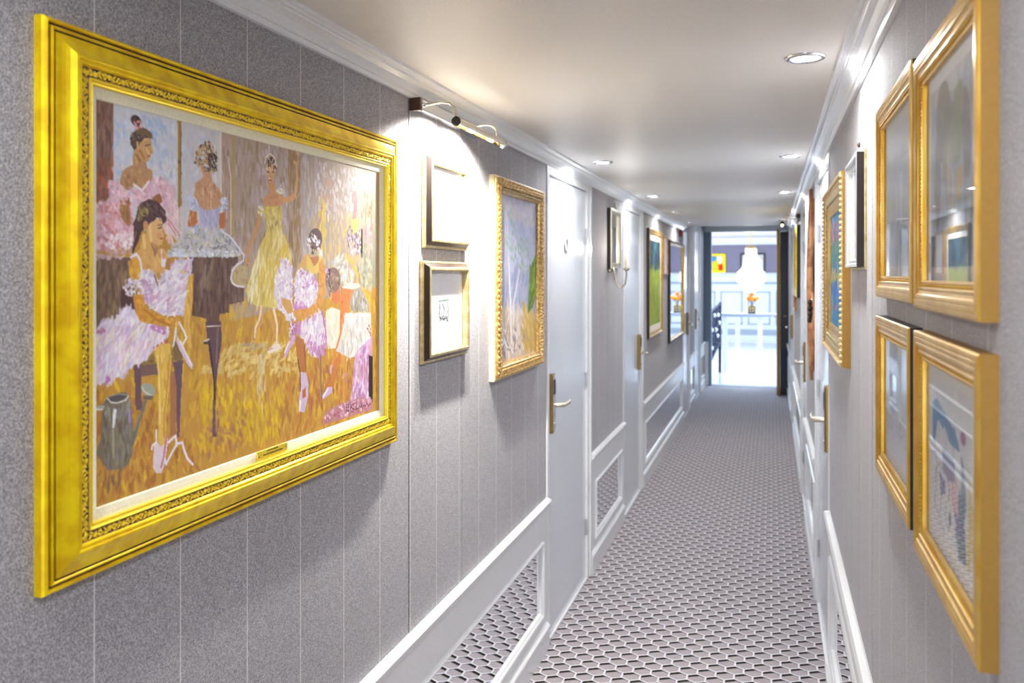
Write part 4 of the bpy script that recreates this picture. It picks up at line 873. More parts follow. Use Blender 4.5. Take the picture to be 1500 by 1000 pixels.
ops = [('d', [(164, 172, 212), (180, 186, 218), (194, 194, 214), (156, 170, 208)], [(0, 0), (100, 0), (100, 66), (0, 66)], 420, 12, 5, 60, 40, .6), ('d', [(190, 178, 190), (200, 190, 200)], [(0, 0), (100, 0), (100, 16), (0, 10)], 40, 14, 4, 20, 20, .5),
       ('p', (132, 144, 184), [(0, 62), (30, 50), (52, 40), (74, 52), (100, 46), (100, 78), (0, 78)], 1), ('d', [(120, 134, 180), (150, 160, 196), (168, 166, 190)], [(0, 60), (52, 42), (100, 50), (100, 76), (0, 76)], 150, 12, 4, 120, 30, .6),
       ('d', [(206, 190, 176), (196, 176, 150), (220, 204, 190), (190, 160, 120)], [(0, 68), (60, 70), (100, 80), (100, 100), (0, 100)], 260, 12, 3, 110, 30, .75),
       ('d', [(190, 150, 70), (206, 170, 80), (176, 136, 60)], [(60, 66), (100, 80), (100, 100), (64, 98)], 90, 14, 3, 70, 20, .8), ('d', [(120, 100, 120), (226, 222, 226)], [(2, 80), (70, 84), (70, 98), (2, 98)], 40, 7, 2, 60, 50, .8),
       ('s', (222, 216, 226), [(26, 34), (29, 56), (32, 78), (34, 90)], 2.4, 3.4), ('s', (222, 216, 226), [(56, 42), (46, 56), (34, 72)], 1.6, 2.6), ('s', (206, 196, 210), [(27, 40), (24, 20), (26, 8)], 1.6, .8), ('s', (206, 196, 210), [(50, 50), (58, 30)], 1.4, .8),
       ('d', [(140, 168, 160), (156, 180, 176), (126, 156, 146)], [(8, 8), (44, 8), (46, 40), (10, 38)], 50, 4, 2.5, 40, 60, .8), ('d', [(134, 160, 150), (150, 174, 168), (120, 148, 136)], [(48, 24), (88, 24), (84, 48), (50, 46)], 60, 4, 2.5, 40, 60, .8),
       ('p', (70, 104, 30), [(88, 40), (100, 36), (100, 62), (90, 70), (76, 74), (78, 60)], 1), ('d', [(96, 140, 36), (60, 90, 26), (120, 160, 50)], [(80, 46), (98, 38), (98, 60), (80, 70)], 60, 7, 3, 100, 20, .85)]
art('canvas', 'L', a[0], a[1], a[2], a[3], 0.011, 130, 190, ops, r, M['paint'], 8, (160, 168, 205), 0.0003, 0.06, (100, 100), 0.72)
# green field picture, small pale picture, narrow mirror further along
pg = mm([(0, 0), (0, 20), (3, 22), (14, 22), (20, 18), (34, 15), (40, 15), (40, 8)])
r, a, st = picture('framed_painting', 'tall orange-edged picture of a lime green field under dark blue', 'painting', 'L', 6.66, 7.52, 1.10, 1.965, pg, [M['ochre'], M['darkrail']], [1]+[0]*6, 0.006, matw=0.05)
b = (a[0]+0.05, a[1]-0.05, a[2]+0.05, a[3]-0.05)
ops = [('p', (40, 66, 96), [(0, 0), (100, 0), (100, 34), (0, 34)], 1), ('d', [(50, 90, 120), (30, 50, 84), (70, 120, 110), (26, 40, 60)], [(0, 0), (100, 0), (100, 34), (0, 34)], 140, 9, 4, 80, 40, .8), ('d', [(150, 176, 40), (170, 190, 60), (130, 160, 30)], [(0, 34), (100, 34), (100, 100), (0, 100)], 200, 14, 6, 85, 20, .7)]
art('canvas', 'L', b[0], b[1], b[2], b[3], 0.0068, 70, 90, ops, r, M['paint'], 9, (156, 180, 40), 0, 0.05, (100, 100))
r, a, st = picture('framed_print', 'small pale picture in thin brown frame between green picture and mirror', 'picture', 'L', 7.62, 7.96, 1.60, 1.945, mm([(0, 0), (0, 16), (10, 18), (14, 16), (14, 8)]), [M['wood']], None, 0.006)
art('print', 'L', a[0], a[1], a[2], a[3], 0.007, 24, 24, [('d', [(200, 206, 220), (230, 234, 240)], [(10, 10), (90, 10), (90, 90), (10, 90)], 20, 16, 8, 60, 50, .6)], r, M['print'], 10, (232, 234, 240), 0, 0.02, (100, 100))
r, a, st = picture('wall_mirror', 'large wall mirror in slim black and gold frame reflecting the chandelier', 'mirror', 'L', 8.05, 9.36, 0.955, 1.925, mm([(0, 0), (0, 24), (4, 26), (24, 26), (30, 20), (40, 14), (40, 8)]), [M['darkrail'], M['ochre']], [0, 0, 0, 1, 1, 1], 0.006)
MB().box(XL+0.007, XL+0.010, a[0]-0.001, a[1]+0.001, a[2]-0.001, a[3]+0.001).build('mirror_glass', M['mirror'], r)
# four gilt frames on the right, two by two
pq4 = mm([(0, 0), (0, 17), (1.5, 19.5), (6, 20), (8, 18.8), (9, 20), (13, 20), (15, 18.6), (16.5, 19.4), (20, 19.2), (22, 17), (26, 16), (28, 17), (30, 17), (32, 14.5), (35, 13.5), (37, 14.2), (40, 13), (40, 8)])
mi4 = [1]+[0]*17
near = [
 ('gilt frame top right with a muted blue and olive figure print behind shiny glass', 0.948, 1.353, 1.552, 1.905, 0),
 ('gilt frame with pale blurred print, left neighbour of the top right frame', 1.374, 1.822, 1.557, 1.918, 1),
 ('gilt frame bottom right with colourful line drawing in blue, red and yellow', 0.948, 1.353, 1.204, 1.520, 2),
 ('gilt frame with pale watercolour spots, left neighbour of the bottom right frame', 1.398, 1.824, 1.217, 1.520, 3)]
for lab, y0, y1, z0, z1, k in near:
    r, a, st = picture('framed_print', lab, 'picture', 'R', y0, y1, z0, z1, pq4, [M['ochre'], M['ochreside'] if k in (0, 2) else M['darkrail']], mi4, 0.004, 'gilt framed prints hung two by two', glass=0.0095, matw=0.018, matm='matboard' if k == 0 else 'matcream')  # dark sides of the farther pair paint in shade from the narrow gap
    beads('R', y0, y1, z0, z1, 0.0335, 0.0148, 0.0058, 0.0016, 'ochre', r)
    b = (a[0]+0.0165, a[1]-0.0165, a[2]+0.0165, a[3]-0.0165)
    if k == 0:
        ops = [('p', (150, 172, 196), [(0, 10), (100, 10), (100, 100), (0, 100)], 1), ('d', [(140, 166, 196), (170, 186, 200), (120, 140, 150), (184, 190, 190)], [(0, 8), (100, 8), (100, 100), (0, 100)], 200, 18, 8, 80, 30, .7),
               ('e', (110, 96, 70), 70, 22, 16, 22, 20), ('e', (120, 130, 60), 40, 28, 12, 20, -20), ('e', (150, 140, 70), 60, 46, 10, 14, 40), ('e', (96, 76, 84), 24, 36, 8, 22, 10), ('e', (206, 196, 190), 56, 60, 7, 22, 5), ('e', (190, 150, 60), 38, 58, 8, 8, 30),
               ('e', (110, 84, 96), 84, 52, 7, 26, 0), ('s', (70, 54, 66), [(20, 20), (28, 50), (22, 90)], 2, 2), ('s', (80, 66, 60), [(60, 30), (52, 60), (58, 88)], 1.6, 1.6), ('s', (90, 74, 90), [(84, 24), (78, 50), (84, 80)], 2, 1.4),
               ('d', [(130, 110, 130), (150, 160, 100), (100, 90, 70)], [(10, 14), (92, 14), (92, 86), (10, 86)], 60, 12, 4, 90, 30, .6)]
        art('print', 'R', b[0], b[1], b[2], b[3], 0.0048, 110, 110, ops, r, M['print'], 21, (206, 208, 210), 0, 0.05, (100, 100))
    elif k == 2:
        ops = [('d', [(236, 234, 226), (222, 222, 220)], [(0, 0), (100, 0), (100, 100), (0, 100)], 90, 20, 8, 60, 50, .4),
               ('p', (60, 130, 176), [(96, 18), (84, 14), (62, 22), (42, 26), (36, 36), (58, 36), (62, 30), (84, 28), (90, 44), (97, 44)], 2), ('p', (84, 84, 140), [(74, 42), (46, 44), (46, 56), (60, 60), (72, 56)], 1.5),
               ('p', (90, 84, 150), [(80, 60), (66, 62), (66, 70), (76, 74)], 1.5), ('p', (60, 110, 120), [(34, 36), (28, 40), (24, 62), (30, 84), (34, 90), (40, 70), (38, 56), (34, 60)], 1), ('p', (66, 112, 108), [(46, 84), (34, 70), (26, 78), (24, 96), (38, 98)], 1),
               ('p', (226, 200, 60), [(22, 38), (14, 50), (12, 80), (18, 98), (24, 98), (22, 70), (20, 52)], 2), ('p', (96, 70, 140), [(48, 72), (34, 76), (30, 86), (42, 84)], 1.2), ('e', (160, 50, 110), 30, 26, 5, 4, 0),
               ('s', (206, 60, 90), [(58, 50), (50, 56), (52, 66), (46, 74), (48, 60)], 2.2, 2), ('s', (206, 60, 90), [(64, 56), (56, 64), (60, 72)], 2, 2), ('s', (226, 110, 130), [(44, 54), (42, 72)], 3, 3),
               ('s', (50, 60, 90), [(97, 52), (88, 50), (84, 62), (88, 76), (92, 90)], 1.2, 1.2), ('s', (50, 56, 70), [(84, 58), (78, 54), (74, 70), (78, 88), (70, 96)], 1.2, 1.2), ('s', (60, 60, 60), [(74, 56), (66, 52), (58, 62), (54, 78), (58, 90), (66, 84), (64, 74)], 1.2, 1.2),
               ('s', (60, 60, 70), [(97, 70), (90, 84), (84, 88), (78, 96)], 1, 1), ('s', (50, 90, 130), [(90, 44), (86, 58), (90, 70)], 2.4, 2), ('s', (130, 80, 80), [(80, 30), (80, 46)], 1, 1), ('s', (90, 80, 110), [(66, 30), (64, 46)], 1, 1), ('s', (80, 80, 100), [(50, 30), (50, 60)], 1, 1),
               ('e', (70, 70, 80), 56, 82, 3, 4, 0)]
        art('print', 'R', b[0], b[1], b[2], b[3], 0.0048, 150, 150, ops, r, M['print'], 22, (228, 226, 220), 0, 0.03, (100, 100), 1.1)
    elif k == 1:
        ops = [('d', [(180, 196, 210), (200, 206, 210), (160, 176, 190)], [(8, 22), (94, 22), (94, 92), (8, 92)], 150, 16, 7, 85, 25, .6), ('p', (226, 228, 230), [(40, 36), (52, 36), (50, 70), (42, 80)], 1), ('p', (214, 216, 220), [(60, 40), (68, 40), (66, 76), (62, 78)], 1), ('s', (150, 160, 170), [(8, 24), (94, 24)], 1.4, 1.4)]
        art('print', 'R', b[0], b[1], b[2], b[3], 0.0048, 60, 70, ops, r, M['print'], 23, (206, 206, 204), 0, 0.03, (100, 100))
    else:
        ops = [('d', [(206, 222, 236), (226, 232, 236)], [(0, 0), (100, 0), (100, 100), (0, 100)], 60, 18, 10, 80, 40, .5), ('d', [(90, 130, 190), (120, 150, 200), (70, 90, 160)], [(60, 26), (90, 30), (92, 60), (62, 62)], 20, 8, 3, 60, 50, .8), ('d', [(96, 160, 150), (110, 170, 140)], [(20, 60), (50, 56), (52, 84), (24, 84)], 12, 7, 3, 60, 50, .8),
               ('d', [(214, 90, 120), (230, 140, 150)], [(56, 64), (90, 62), (90, 78), (56, 80)], 9, 6, 3, 70, 50, .8), ('d', [(100, 160, 190)], [(20, 12), (90, 12), (90, 26), (20, 26)], 12, 7, 3, 70, 40, .7)]
        art('print', 'R', b[0], b[1], b[2], b[3], 0.0048, 60, 60, ops, r, M['print'], 24, (228, 232, 236), 0, 0.03, (100, 100))
# slim silver frame with dark side
r, a, st = picture('framed_print', 'slim silver-faced frame with dark sides beside the ornate gold one', 'picture', 'R', 2.17, 2.50, 1.612, 1.898, mm([(0, 0), (0, 5), (1, 6), (1.2, 6), (6, 6), (6.2, 6), (6.2, 22), (7, 24), (14, 24), (16, 20), (16, 16), (24, 16), (26, 13), (26, 8)]), [M['silver'], M['champagne'], M['darkrail']], [1, 1, 1, 1, 2, 2, 0, 0, 0, 0, 0, 0, 0], 0.006, glass=0.0095, matw=0.03)
b = (a[0]+0.029, a[1]-0.029, a[2]+0.029, a[3]-0.029)
art('print', 'R', b[0], b[1], b[2], b[3], 0.0068, 30, 40, [('d', [(206, 210, 226), (180, 190, 214), (226, 222, 226)], [(5, 5), (95, 5), (95, 95), (5, 95)], 60, 14, 6, 85, 30, .6), ('d', [(190, 150, 90), (150, 110, 70)], [(60, 66), (95, 66), (95, 90), (60, 90)], 14, 5, 3, 80, 30, .8)], r, M['print'], 26, (214, 216, 226), 0, 0.03, (100, 100))
MB().ell((XR-0.003, 2.335, 1.93), (0.004, 0.004, 0.007)).build('hook', M['bronzed'], r)
# ornate gold frame, deep, with pearl edge
GY0, GY1, GZ0, GZ1 = 2.60, 3.47, 1.332, 1.90
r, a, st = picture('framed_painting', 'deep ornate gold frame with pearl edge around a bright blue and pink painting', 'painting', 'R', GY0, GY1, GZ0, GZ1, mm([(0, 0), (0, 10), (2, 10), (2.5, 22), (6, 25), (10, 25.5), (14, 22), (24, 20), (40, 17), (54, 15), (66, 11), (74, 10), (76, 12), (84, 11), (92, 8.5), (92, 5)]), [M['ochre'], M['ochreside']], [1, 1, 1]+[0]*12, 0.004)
beads('R', GY0, GY1, GZ0, GZ1, 0.009, 0.0262, 0.0165, 0.006, 'cream', r)
leaf_crust('R', GY0, GY1, GZ0, GZ1, 0.038, 0.0165, 0.019, 0.0095, 'champagne', r, 'leaf_ornament', 0.45)
ops = [('d', [(60, 140, 196), (40, 110, 180), (110, 176, 206), (50, 120, 150)], [(0, 0), (100, 0), (100, 100), (0, 100)], 260, 16, 8, 70, 50, .8), ('d', [(80, 150, 90), (50, 120, 70), (110, 170, 110)], [(10, 24), (100, 24), (100, 44), (10, 44)], 70, 10, 6, 60, 50, .85), ('d', [(214, 120, 150), (190, 60, 110), (230, 160, 180)], [(20, 8), (100, 8), (100, 26), (20, 26)], 46, 8, 6, 60, 50, .85),
       ('d', [(230, 190, 40), (240, 210, 80)], [(20, 50), (100, 48), (100, 60), (20, 62)], 30, 9, 6, 40, 50, .9), ('d', [(40, 90, 190), (60, 110, 200)], [(0, 64), (100, 64), (100, 76), (0, 76)], 40, 12, 7, 40, 50, .85), ('d', [(226, 130, 120), (190, 90, 90)], [(50, 80), (90, 80), (90, 86), (50, 86)], 10, 6, 4, 40, 50, .9)]
art('canvas', 'R', a[0], a[1], a[2], a[3], 0.0052, 90, 80, ops, r, M['paint'], 27, (70, 140, 180), 0, 0.05, (100, 100))
# yellow edged picture with black side
r, a, st = picture('framed_painting', 'far right picture with bright yellow frame face and black side, under small picture light', 'painting', 'R', 6.92, 7.9, 1.42, 1.985, mm([(0, 0), (0, 28), (2, 30), (30, 28), (60, 20), (90, 14), (90, 6)]), [M['gold'], M['darkrail']], [1, 0, 0, 0, 0, 0], 0.005)
art('canvas', 'R', a[0], a[1], a[2], a[3], 0.007, 24, 24, [('d', [(236, 226, 206), (206, 190, 160), (190, 170, 120)], [(0, 0), (100, 0), (100, 100), (0, 100)], 40, 20, 9, 60, 50, .6)], r, M['paint'], 28, (226, 214, 190), 0, 0.04, (100, 100))
r, a, st = picture('framed_print', 'small brown-framed picture hanging below the yellow one', 'picture', 'R', 8.02, 8.5, 1.27, 1.42, mm([(0, 0), (0, 16), (12, 18), (20, 12), (20, 6)]), [M['wood']], None, 0.005)
art('print', 'R', a[0], a[1], a[2], a[3], 0.007, 16, 16, [('d', [(190, 160, 110), (120, 100, 80)], [(10, 10), (90, 10), (90, 90), (10, 90)], 16, 20, 10, 60, 50, .6)], r, M['print'], 29, (206, 190, 160), 0, 0.03, (100, 100))
# carved wooden relief: long weathered slats fanned in a vertical bundle
wd = thing('carved_wood_sculpture', 'tall reddish-brown carved wooden wall sculpture past the first right-hand door', 'sculpture', (XR, 4.75, 1.05))
rnd = random.Random(4)
def slat(y, z0, z1, x0, x1, wdt, lean, mname='wood'):
    n = 9; mb = MB(); vs = []
    for i in range(n):
        u = i/(n-1); z = z0+(z1-z0)*u; wv = wdt*(0.25+0.75*math.sin(PI*min(1, u*1.1+0.05))**0.6)*(1+0.12*math.sin(9*u+y*30)); yy = y+lean*u+0.012*math.sin(5*u+y*10); th = (x1-x0)*(0.5+0.5*math.sin(PI*u))
        for (dx, dy) in ((0, -1), (1, -0.45), (1, 0.45), (0, 1)): vs.append((XR-x0-th*dx, yy+dy*wv, z))
    fs = [(i*4+k, i*4+(k+1) % 4, (i+1)*4+(k+1) % 4, (i+1)*4+k) for i in range(n-1) for k in range(4)]+[(0, 1, 2, 3), ((n-1)*4+3, (n-1)*4+2, (n-1)*4+1, (n-1)*4)]
    mb.add(vs, fs, True); return mb.build('wood_slat', M[mname], wd)
slat(4.62, 1.06, 2.04, 0.012, 0.044, 0.030, 0.02); slat(4.66, 1.42, 1.99, 0.004, 0.026, 0.034, -0.03); slat(4.73, 1.20, 1.90, 0.002, 0.03, 0.034, 0.02)
slat(4.58, 1.12, 1.55, 0.004, 0.04, 0.03, 0.02); slat(4.80, 1.55, 1.88, 0.002, 0.022, 0.03, 0.0); slat(4.54, 1.5, 1.78, 0.002, 0.018, 0.026, 0.01, 'darkrail'); slat(4.70, 1.10, 1.36, 0.004, 0.034, 0.035, -0.03); slat(4.53, 1.24, 1.46, 0.003, 0.02, 0.026, 0.0)
kn = MB()
for z, y in ((1.46, 4.545), (1.43, 4.56), (1.40, 4.55), (1.37, 4.57)): kn.ell((XR-0.03, y, z), (0.012, 0.014, 0.016))
kn.build('carved_knot', M['darkrail'], wd)

# ------------------------------------------------------------------ picture lights
def picture_light(label, side, y0, y1, energy):
    s = 1 if side == 'L' else -1
    t = thing('picture_light', label, 'picture light', (P3(side, 0), (y0+y1)/2, 2.04))
    MB().box(P3(side, 0), P3(side, 0.030), y0+0.012, y1, 2.042, 2.073, 0.003).build('back_rail', M['chrome'], t)
    MB().box(P3(side, 0), P3(side, 0.033), y0, y0+0.016, 2.038, 2.0735, 0.002).build('end_box', M['bronzed'], t)
    ty0, ty1 = y0-0.0, y0+0.41; zt = 2.003; xt = 0.128
    for ya in (ty0+0.02, ty1-0.03):
        MB().tube([(P3(side, 0.03), ya, 2.056), (P3(side, 0.05), ya, 2.056), (P3(side, 0.085), ya, 2.060), (P3(side, 0.108), ya, 2.056), (P3(side, 0.122), ya, 2.043), (P3(side, xt), ya, 2.012)], 0.0034, 10).build('arm', M['nickel'], t)
        MB().lathe((P3(side, 0.03), ya, 2.056), [(0.007, 0), (0.007, 0.008*s), (0.0045, 0.010*s), (0.0045, 0.014*s)], 12, 'X').build('collar', M['chrome'], t)
    n = 10; prof = []
    sh = MB(); R_ = 0.013
    def ring(rr, y): return [(P3(side, xt+0.006)+s*0*rr+rr*math.cos(a)*1.0, y, zt+rr*math.sin(a)) for a in [-PI*0.22+PI*1.44*q/n for q in range(n+1)]]
    A_ = ring(R_, ty0); B_ = ring(R_, ty1); sh.add(A_+B_, [(q, q+1, n+2+q, n+1+q) for q in range(n)], True)
    A2 = ring(R_-0.0015, ty0); B2 = ring(R_-0.0015, ty1); sh.add(A2+B2, [(q, q+1, n+2+q, n+1+q) for q in range(n)], True)
    sh.build('shade', M['nickel'], t)
    for y in (ty0, ty1): MB().ell((P3(side, xt+0.006), y, zt), (0.0135, 0.004, 0.0135), 12, 8).build('end_knob', M['darkrail'] if y == ty0 else M['chrome'], t)
    for y in (ty0+0.13, ty0+0.30):
        MB().ell((P3(side, xt+0.004), y, zt-0.004), (0.006, 0.022, 0.006), 10, 6).build('bulb', M['bulb'], t)
        l = bpy.data.lights.new('picture_beam', 'SPOT'); l.energy = energy; l.color = (1.0, 0.95, 0.88); l.spot_size = math.radians(150); l.spot_blend = 0.35; l.shadow_soft_size = 0.012
        lo = bpy.data.objects.new('picture_beam', l); lo.location = Vector((P3(side, xt), y, zt-0.014))-t.location
        lo.rotation_euler = Vector((-s*0.75, 0, -1)).to_track_quat('-Z', 'Y').to_euler(); link(lo, t)
    return t
picture_light('chrome picture light with dark end box under the left cornice', 'L', 2.105, 2.62, 40.0)
picture_light('small far picture light above the yellow-edged picture', 'R', 6.98, 7.45, 3.0)

# ------------------------------------------------------------------ candle sconce
sc = thing('wall_sconce', 'gilt wall sconce with tall dark back frame and one lit candle arm', 'wall lamp', (XL, 5.15, 1.58))
MB().frame('L', 4.98, 5.32, 1.635, 1.995, mm([(0, 0), (0, 22), (2, 26), (16, 28), (26, 24), (34, 22), (34, 10)]), [1, 0, 0, 0, 0, 0]).build('back_frame', [M['nickel'], M['darkrail']], sc, norm=False)
MB().box(XL+0.001, XL+0.012, 5.012, 5.288, 1.667, 1.963).build('mirror_plate', M['mirror'], sc)
MB().tube([(XL+0.014, 5.1, 2.0), (XL+0.014, 5.15, 2.035), (XL+0.014, 5.2, 2.0)], 0.004, 8).build('top_loop', M['nickel'], sc)
pts = [(XL+a_, 5.0, z_) for a_, z_ in ((0.012, 1.628), (0.022, 1.640), (0.034, 1.636), (0.042, 1.615), (0.045, 1.585), (0.050, 1.555), (0.060, 1.532), (0.075, 1.521), (0.090, 1.525), (0.103, 1.543), (0.110, 1.572), (0.112, 1.60), (0.112, 1.622))]
MB().tube(pts, [0.007]*4+[0.0052]*9, 10).build('arm', M['nickel'], sc)
MB().ell((XL+0.012, 5.0, 1.625), (0.014, 0.02, 0.016), 12, 8).build('rosette', M['nickel'], sc)
MB().lathe((XL+0.112, 5.0, 1.622), [(0.003, -0.006), (0.010, 0.0), (0.020, 0.010), (0.021, 0.013), (0.010, 0.012), (0.009, 0.02)], 20).build('drip_cup', M['nickel'], sc)
MB().lathe((XL+0.112, 5.0, 1.634), [(0.009, 0), (0.0085, 0.09), (0.006, 0.094), (0, 0.094)], 16).build('candle_tube', M['candle'], sc)
MB().lathe((XL+0.112, 5.0, 1.728), [(0.004, 0), (0.009, 0.010), (0.011, 0.022), (0.008, 0.038), (0.003, 0.054), (0, 0.06)], 14).build('flame_bulb', M['flame'], sc)
l = bpy.data.lights.new('sconce_glow', 'POINT'); l.energy = 0.6; l.color = (1, .93, .84); l.shadow_soft_size = 0.012
lo = bpy.data.objects.new('sconce_glow', l); lo.location = Vector((XL+0.135, 5.0, 1.765))-sc.location; link(lo, sc)
# red alarm box high on the wall, green sign beyond
t = thing('fire_alarm', 'small dark red alarm box high on the far left wall', 'alarm', (XL, 9.1, 2.0))
MB().box(XL, XL+0.035, 9.06, 9.14, 2.0, 2.068, 0.008).build('housing', M['red'], t)
MB().lathe((XL+0.035, 9.1, 2.034), [(0.0, 0.006), (0.018, 0.004), (0.024, 0)], 16, 'X').build('lens', M['ochreside'], t)

# ------------------------------------------------------------------ lobby beyond the doorway
MB().box(-3.5, 2.5, 12.78, 22.1, -0.1, 0.0).build('floor', M['marble'], kind='structure')
LB = 2.50
MB().box(-3.5, 2.5, 12.7, 22.1, LB, LB+0.1).build('ceiling', M['plaster'], kind='structure')
wl2 = MB().box(-3.5, 2.5, 22.0, 22.1, 0, LB).build('wall_back', M['lobbywall'], kind='structure')
MB().box(-3.6, -3.5, 12.7, 22.1, 0, LB).build('wall_left', M['lobbywhite'], kind='structure')
MB().box(2.5, 2.6, 12.7, 22.1, 0, LB).build('wall_right', M['lobbywhite'], kind='structure')
f_ = MB().box(-3.5, XL-0.03, 12.7, 12.76, 0, LB).box(XR+0.03, 2.5, 12.7, 12.76, 0, LB).box(XL-0.03, XR+0.03, 12.7, 12.76, 2.36, LB); f_.build('wall_front', M['lobbywhite'], kind='structure')
MB().box(-3.5, 2.5, 21.96, 22.0, 0, 1.56, 0.003).build('wainscot', M['lobbywhite'], wl2)
MB().prism([(22.0, 1.55), (21.93, 1.56), (21.91, 1.60), (21.94, 1.64), (22.0, 1.65)], -3.5, 2.5, 'X').build('dado_rail', M['lobbywhite'], wl2)
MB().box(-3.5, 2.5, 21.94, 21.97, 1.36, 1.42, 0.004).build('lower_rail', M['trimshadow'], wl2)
MB().prism([(22.0, 2.34), (21.95, 2.34), (21.88, 2.40), (21.84, 2.50), (22.0, 2.50)], -3.5, 2.5, 'X').build('trim_5', M['white'], kind='structure')
MB().box(-3.5, 2.5, 21.93, 21.965, 0.0, 0.1).build('baseboard_back', M['lobbywhite'], kind='structure')
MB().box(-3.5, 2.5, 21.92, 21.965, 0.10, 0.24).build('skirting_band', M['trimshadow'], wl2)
x = -3.2
while x < 2.2:
    for z0, z1 in ((0.36, 1.18),):
        pm = MB(); Yb = 21.96
        for (a0, b0) in ((x, x+0.03), (x+0.50, x+0.53)): pm.box(a0, b0, Yb-0.02, Yb, z0, z1, 0.004)
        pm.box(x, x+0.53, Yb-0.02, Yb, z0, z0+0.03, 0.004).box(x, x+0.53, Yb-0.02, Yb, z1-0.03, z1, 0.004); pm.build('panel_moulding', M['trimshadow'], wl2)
    x += 0.66
def back_picture(label, x0, x1, z0, z1, fm, wdt, ops, bg, name='framed_painting'):
    r = thing(name, label, 'painting', ((x0+x1)/2, 22.0, z0)); Yf = 21.96
    mb = MB()
    mb.box(x0, x0+wdt, Yf, 22.0, z0, z1, .004).box(x1-wdt, x1, Yf, 22.0, z0, z1, .004).box(x0+wdt, x1-wdt, Yf, 22.0, z0, z0+wdt, .004).box(x0+wdt, x1-wdt, Yf, 22.0, z1-wdt, z1, .004)
    mb.build('frame', M[fm], r)
    art('canvas', 'B', x0+wdt, x1-wdt, z0+wdt, z1-wdt, 21.985, 40, 40, ops, r, M['print'], 31, bg, 0, .04, (100, 100))
back_picture('abstract painting in yellow, blue and red on the lobby wall', -1.52, -1.10, 1.64, 2.12, 'gold', 0.06, [('p', (60, 140, 190), [(0, 0), (50, 0), (40, 34), (0, 40)], 2), ('p', (226, 40, 30), [(60, 60), (100, 50), (100, 100), (66, 100)], 2), ('p', (240, 240, 236), [(52, 0), (92, 0), (86, 50), (60, 50)], 2), ('p', (200, 200, 40), [(0, 40), (40, 38), (50, 100), (0, 100)], 2)], (230, 190, 40))
back_picture('pale picture in dark frame on the lobby wall behind the chandelier', -0.74, -0.15, 1.62, 2.13, 'darkrail', 0.04, [('d', [(214, 214, 216), (190, 180, 176), (226, 200, 190)], [(0, 0), (100, 0), (100, 100), (0, 100)], 40, 22, 12, 60, 50, .7)], (214, 212, 214))
# long white console with marble top
ct = thing('console_table', 'long white table with square legs in the bright lobby', 'table', (-0.35, 14.6, 0))
MB().box(-0.82, 0.30, 14.42, 14.95, 0.925, 0.958, 0.004).build('table_top', M['threshold'], ct)
MB().box(-0.79, 0.27, 14.46, 14.91, 0.90, 0.925, 0.003).build('apron', M['lobbywhite'], ct)
for x, y in ((-0.735, 14.47), (-0.545, 14.86), (-0.18, 14.47), (0.22, 14.86)): MB().box(x-0.035, x+0.035, y, y+0.06, 0, 0.90, 0.004).build('leg', M['white'], ct)
vs_ = thing('flower_vase', 'gilt openwork vase standing on the white lobby table', 'vase', (-0.31, 14.65, 0.958))
vb = MB()
for j in range(3):
    for i in range(3): vb.ell((-0.31+(i-1)*0.045, 14.65, 0.978+j*0.042), (0.024, 0.04, 0.022), 10, 6)
vb.build('body', M['vase'], vs_); MB().lathe((-0.31, 14.65, 0.958), [(0.0, 0), (0.07, 0), (0.07, 0.012), (0.0, 0.012)], 16).build('foot', M['darkrail'], vs_); MB().lathe((-0.31, 14.65, 1.07), [(0.02, 0), (0.03, 0.02), (0.028, 0.03)], 14).build('neck', M['vase'], vs_)
fw = thing('flower_bouquet', 'bouquet of orange and yellow flowers in the gilt vase', 'flowers', (-0.31, 14.65, 1.09))
rf = random.Random(3)
for (x, z, s_) in ((-0.31, 1.275, .04), (-0.365, 1.20, .042), (-0.26, 1.20, .045), (-0.315, 1.19, .04), (-0.22, 1.215, .03), (-0.34, 1.235, .03)):
    b_ = MB()
    for k in range(9):
        a_ = 2*PI*k/9; e_ = rf.uniform(-.4, .9); R = Matrix.Rotation(-a_, 3, 'Y') @ Matrix.Rotation(e_, 3, 'Z'); b_.ell((x+math.cos(a_)*s_*.5, 14.65+rf.uniform(-.02, .02), z+math.sin(a_)*s_*.5), (s_*.62, s_*.2, s_*.3), 8, 5, R)
    b_.build('flower_head', M['petal'], fw)
    MB().tube([(x, 14.65, z-0.01), ((x-0.31)/2, 14.65, 1.15) if False else (x*0.4-0.31*0.6, 14.65, 1.14), (-0.31, 14.65, 1.102)], 0.004, 6).build('stem', M['stem'], fw)
# wrought iron stair railing with white balls
rl = thing('stair_railing', 'dark blue wrought iron railing with white balls, left side of lobby', 'railing', (-0.87, 14.0, 0.0))
def rp(u, z): return (-0.94+0.13*u, 13.35+1.0*u, z)
MB().tube([rp(i/10, 0.99+0.13*i/10) for i in range(11)], 0.022, 8).build('top_rail', M['iron'], rl)
MB().tube([rp(i/10, 0.16+0.34*i/10) for i in range(11)], 0.022, 8).build('bottom_rail', M['iron'], rl)
MB().box(-0.83, -0.785, 14.33, 14.38, 0.0, 1.15, 0.004).build('post', M['iron'], rl); MB().box(-0.965, -0.915, 13.32, 13.37, 0.0, 1.02, 0.004).build('post', M['iron'], rl)
for i in range(1, 14):
    u = i/14; zb = 0.16+0.34*u; zt = 0.99+0.13*u; MB().tube([rp(u, zb), rp(u, zt)], 0.013, 6).build('baluster', M['iron'], rl)
sw = MB()
for i in range(6):
    u = (i+0.5)/6; zb = 0.16+0.34*u; zt = 0.99+0.13*u
    for q in (0.3, 0.7):
        zc = zb+(zt-zb)*q; c_ = rp(u, zc); sw.tube([(c_[0]+0.02*math.cos(a_), c_[1]+0.11*math.cos(a_), c_[2]+0.12*math.sin(a_)) for a_ in [2*PI*k/16*0.85 for k in range(17)]], 0.012, 6)
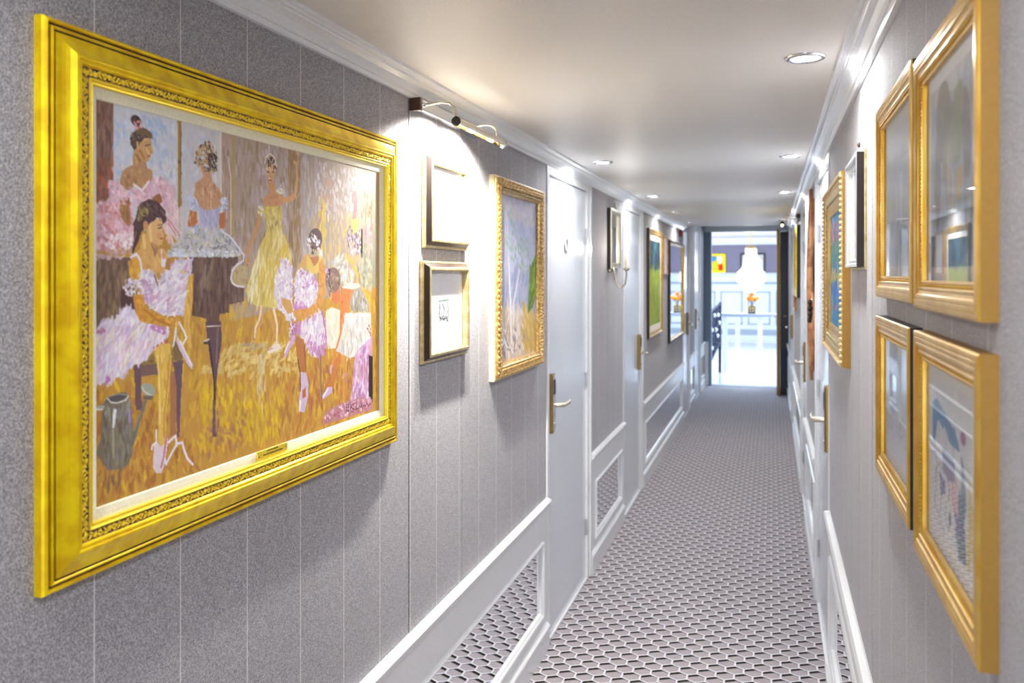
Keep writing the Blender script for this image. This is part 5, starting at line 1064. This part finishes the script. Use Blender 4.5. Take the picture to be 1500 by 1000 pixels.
sw.build('scrollwork', M['iron'], rl)
for u, q in ((0.12, .9), (0.3, .62), (0.5, .86), (0.62, .5), (0.8, .78), (0.3, .25), (0.75, .3), (0.9, .55)):
    zb = 0.16+0.34*u; zt = 0.99+0.13*u; c_ = rp(u, zb+(zt-zb)*q); MB().ell((c_[0]+0.01, c_[1], c_[2]), (0.030, 0.034, 0.034), 10, 8).build('ball', M['ball'], rl)
# chandelier
CX, CYc = -0.375, 17.0
ch = thing('chandelier', 'lit basket chandelier of crystal strands hanging in the lobby', 'chandelier', (CX, CYc, 1.25))
MB().lathe((CX, CYc, LB), [(0.0, 0), (0.11, 0), (0.12, -0.02), (0.06, -0.05), (0.012, -0.06), (0.0, -0.06)], 24).build('ceiling_rose', M['wood'], ch)
MB().tube([(CX, CYc, LB-0.05), (CX, CYc, 2.13)], 0.012, 8).build('stem', M['brass'], ch)
MB().lathe((CX, CYc, 2.10), [(0.0, 0.05), (0.05, 0.05), (0.105, 0.02), (0.11, 0), (0.10, -0.012), (0, -0.012)], 24).build('crown', M['brass'], ch)
MB().lathe((CX, CYc, 1.62), [(0.26, 0.012), (0.272, 0.010), (0.272, -0.014), (0.26, -0.016)], 32).build('main_ring', M['brass'], ch)
MB().lathe((CX, CYc, 1.44), [(0.13, 0.008), (0.14, 0.006), (0.14, -0.010), (0.13, -0.012)], 28).build('lower_ring', M['brass'], ch)
def strands(nm, prof, n):
    mb = MB()
    for k in range(n):
        a_ = 2*PI*k/n; L_ = 0; 
        for i in range(len(prof)-1):
            (r0, z0), (r1, z1) = prof[i], prof[i+1]; d_ = math.hypot(r1-r0, z1-z0); m_ = max(1, int(d_/0.028))
            for j in range(m_):
                u = (j+0.5)/m_; rr = r0+(r1-r0)*u; z = z0+(z1-z0)*u; mb.ell((CX+rr*math.cos(a_), CYc+rr*math.sin(a_), z), (0.0125, 0.0125, 0.0145), 5, 4)
    mb.build(nm, M['crystal'], ch, kind='stuff', norm=False)
strands('upper_strands', [(0.10, 2.10), (0.10, 1.97), (0.118, 1.85), (0.155, 1.74), (0.205, 1.67), (0.262, 1.632)], 44)
strands('basket_strands', [(0.268, 1.60), (0.267, 1.53), (0.25, 1.47), (0.21, 1.43), (0.145, 1.415)], 56)
strands('lower_strands', [(0.135, 1.41), (0.133, 1.35), (0.115, 1.30), (0.07, 1.27), (0.0, 1.262)], 30)
for k in range(6):
    a_ = 2*PI*k/6; MB().ell((CX+0.12*math.cos(a_), CYc+0.12*math.sin(a_), 1.66), (0.03, 0.03, 0.05), 10, 8).build('bulb', M['chand'], ch)
for z, e_ in ((1.9, 4), (1.62, 9), (1.38, 4)):
    l = bpy.data.lights.new('chandelier_glow', 'POINT'); l.energy = e_; l.color = (1, .97, .93); l.shadow_soft_size = 0.05
    lo = bpy.data.objects.new('chandelier_glow', l); lo.location = (0, 0, z-1.25); link(lo, ch)
# marble floor joints
j_ = MB()
for i in range(12): j_.box(-3.5, 2.5, 13.3+i*0.75, 13.312+i*0.75, 0.0, 0.0015)
j_.build('trim_6', M['trimshadow'], kind='structure')
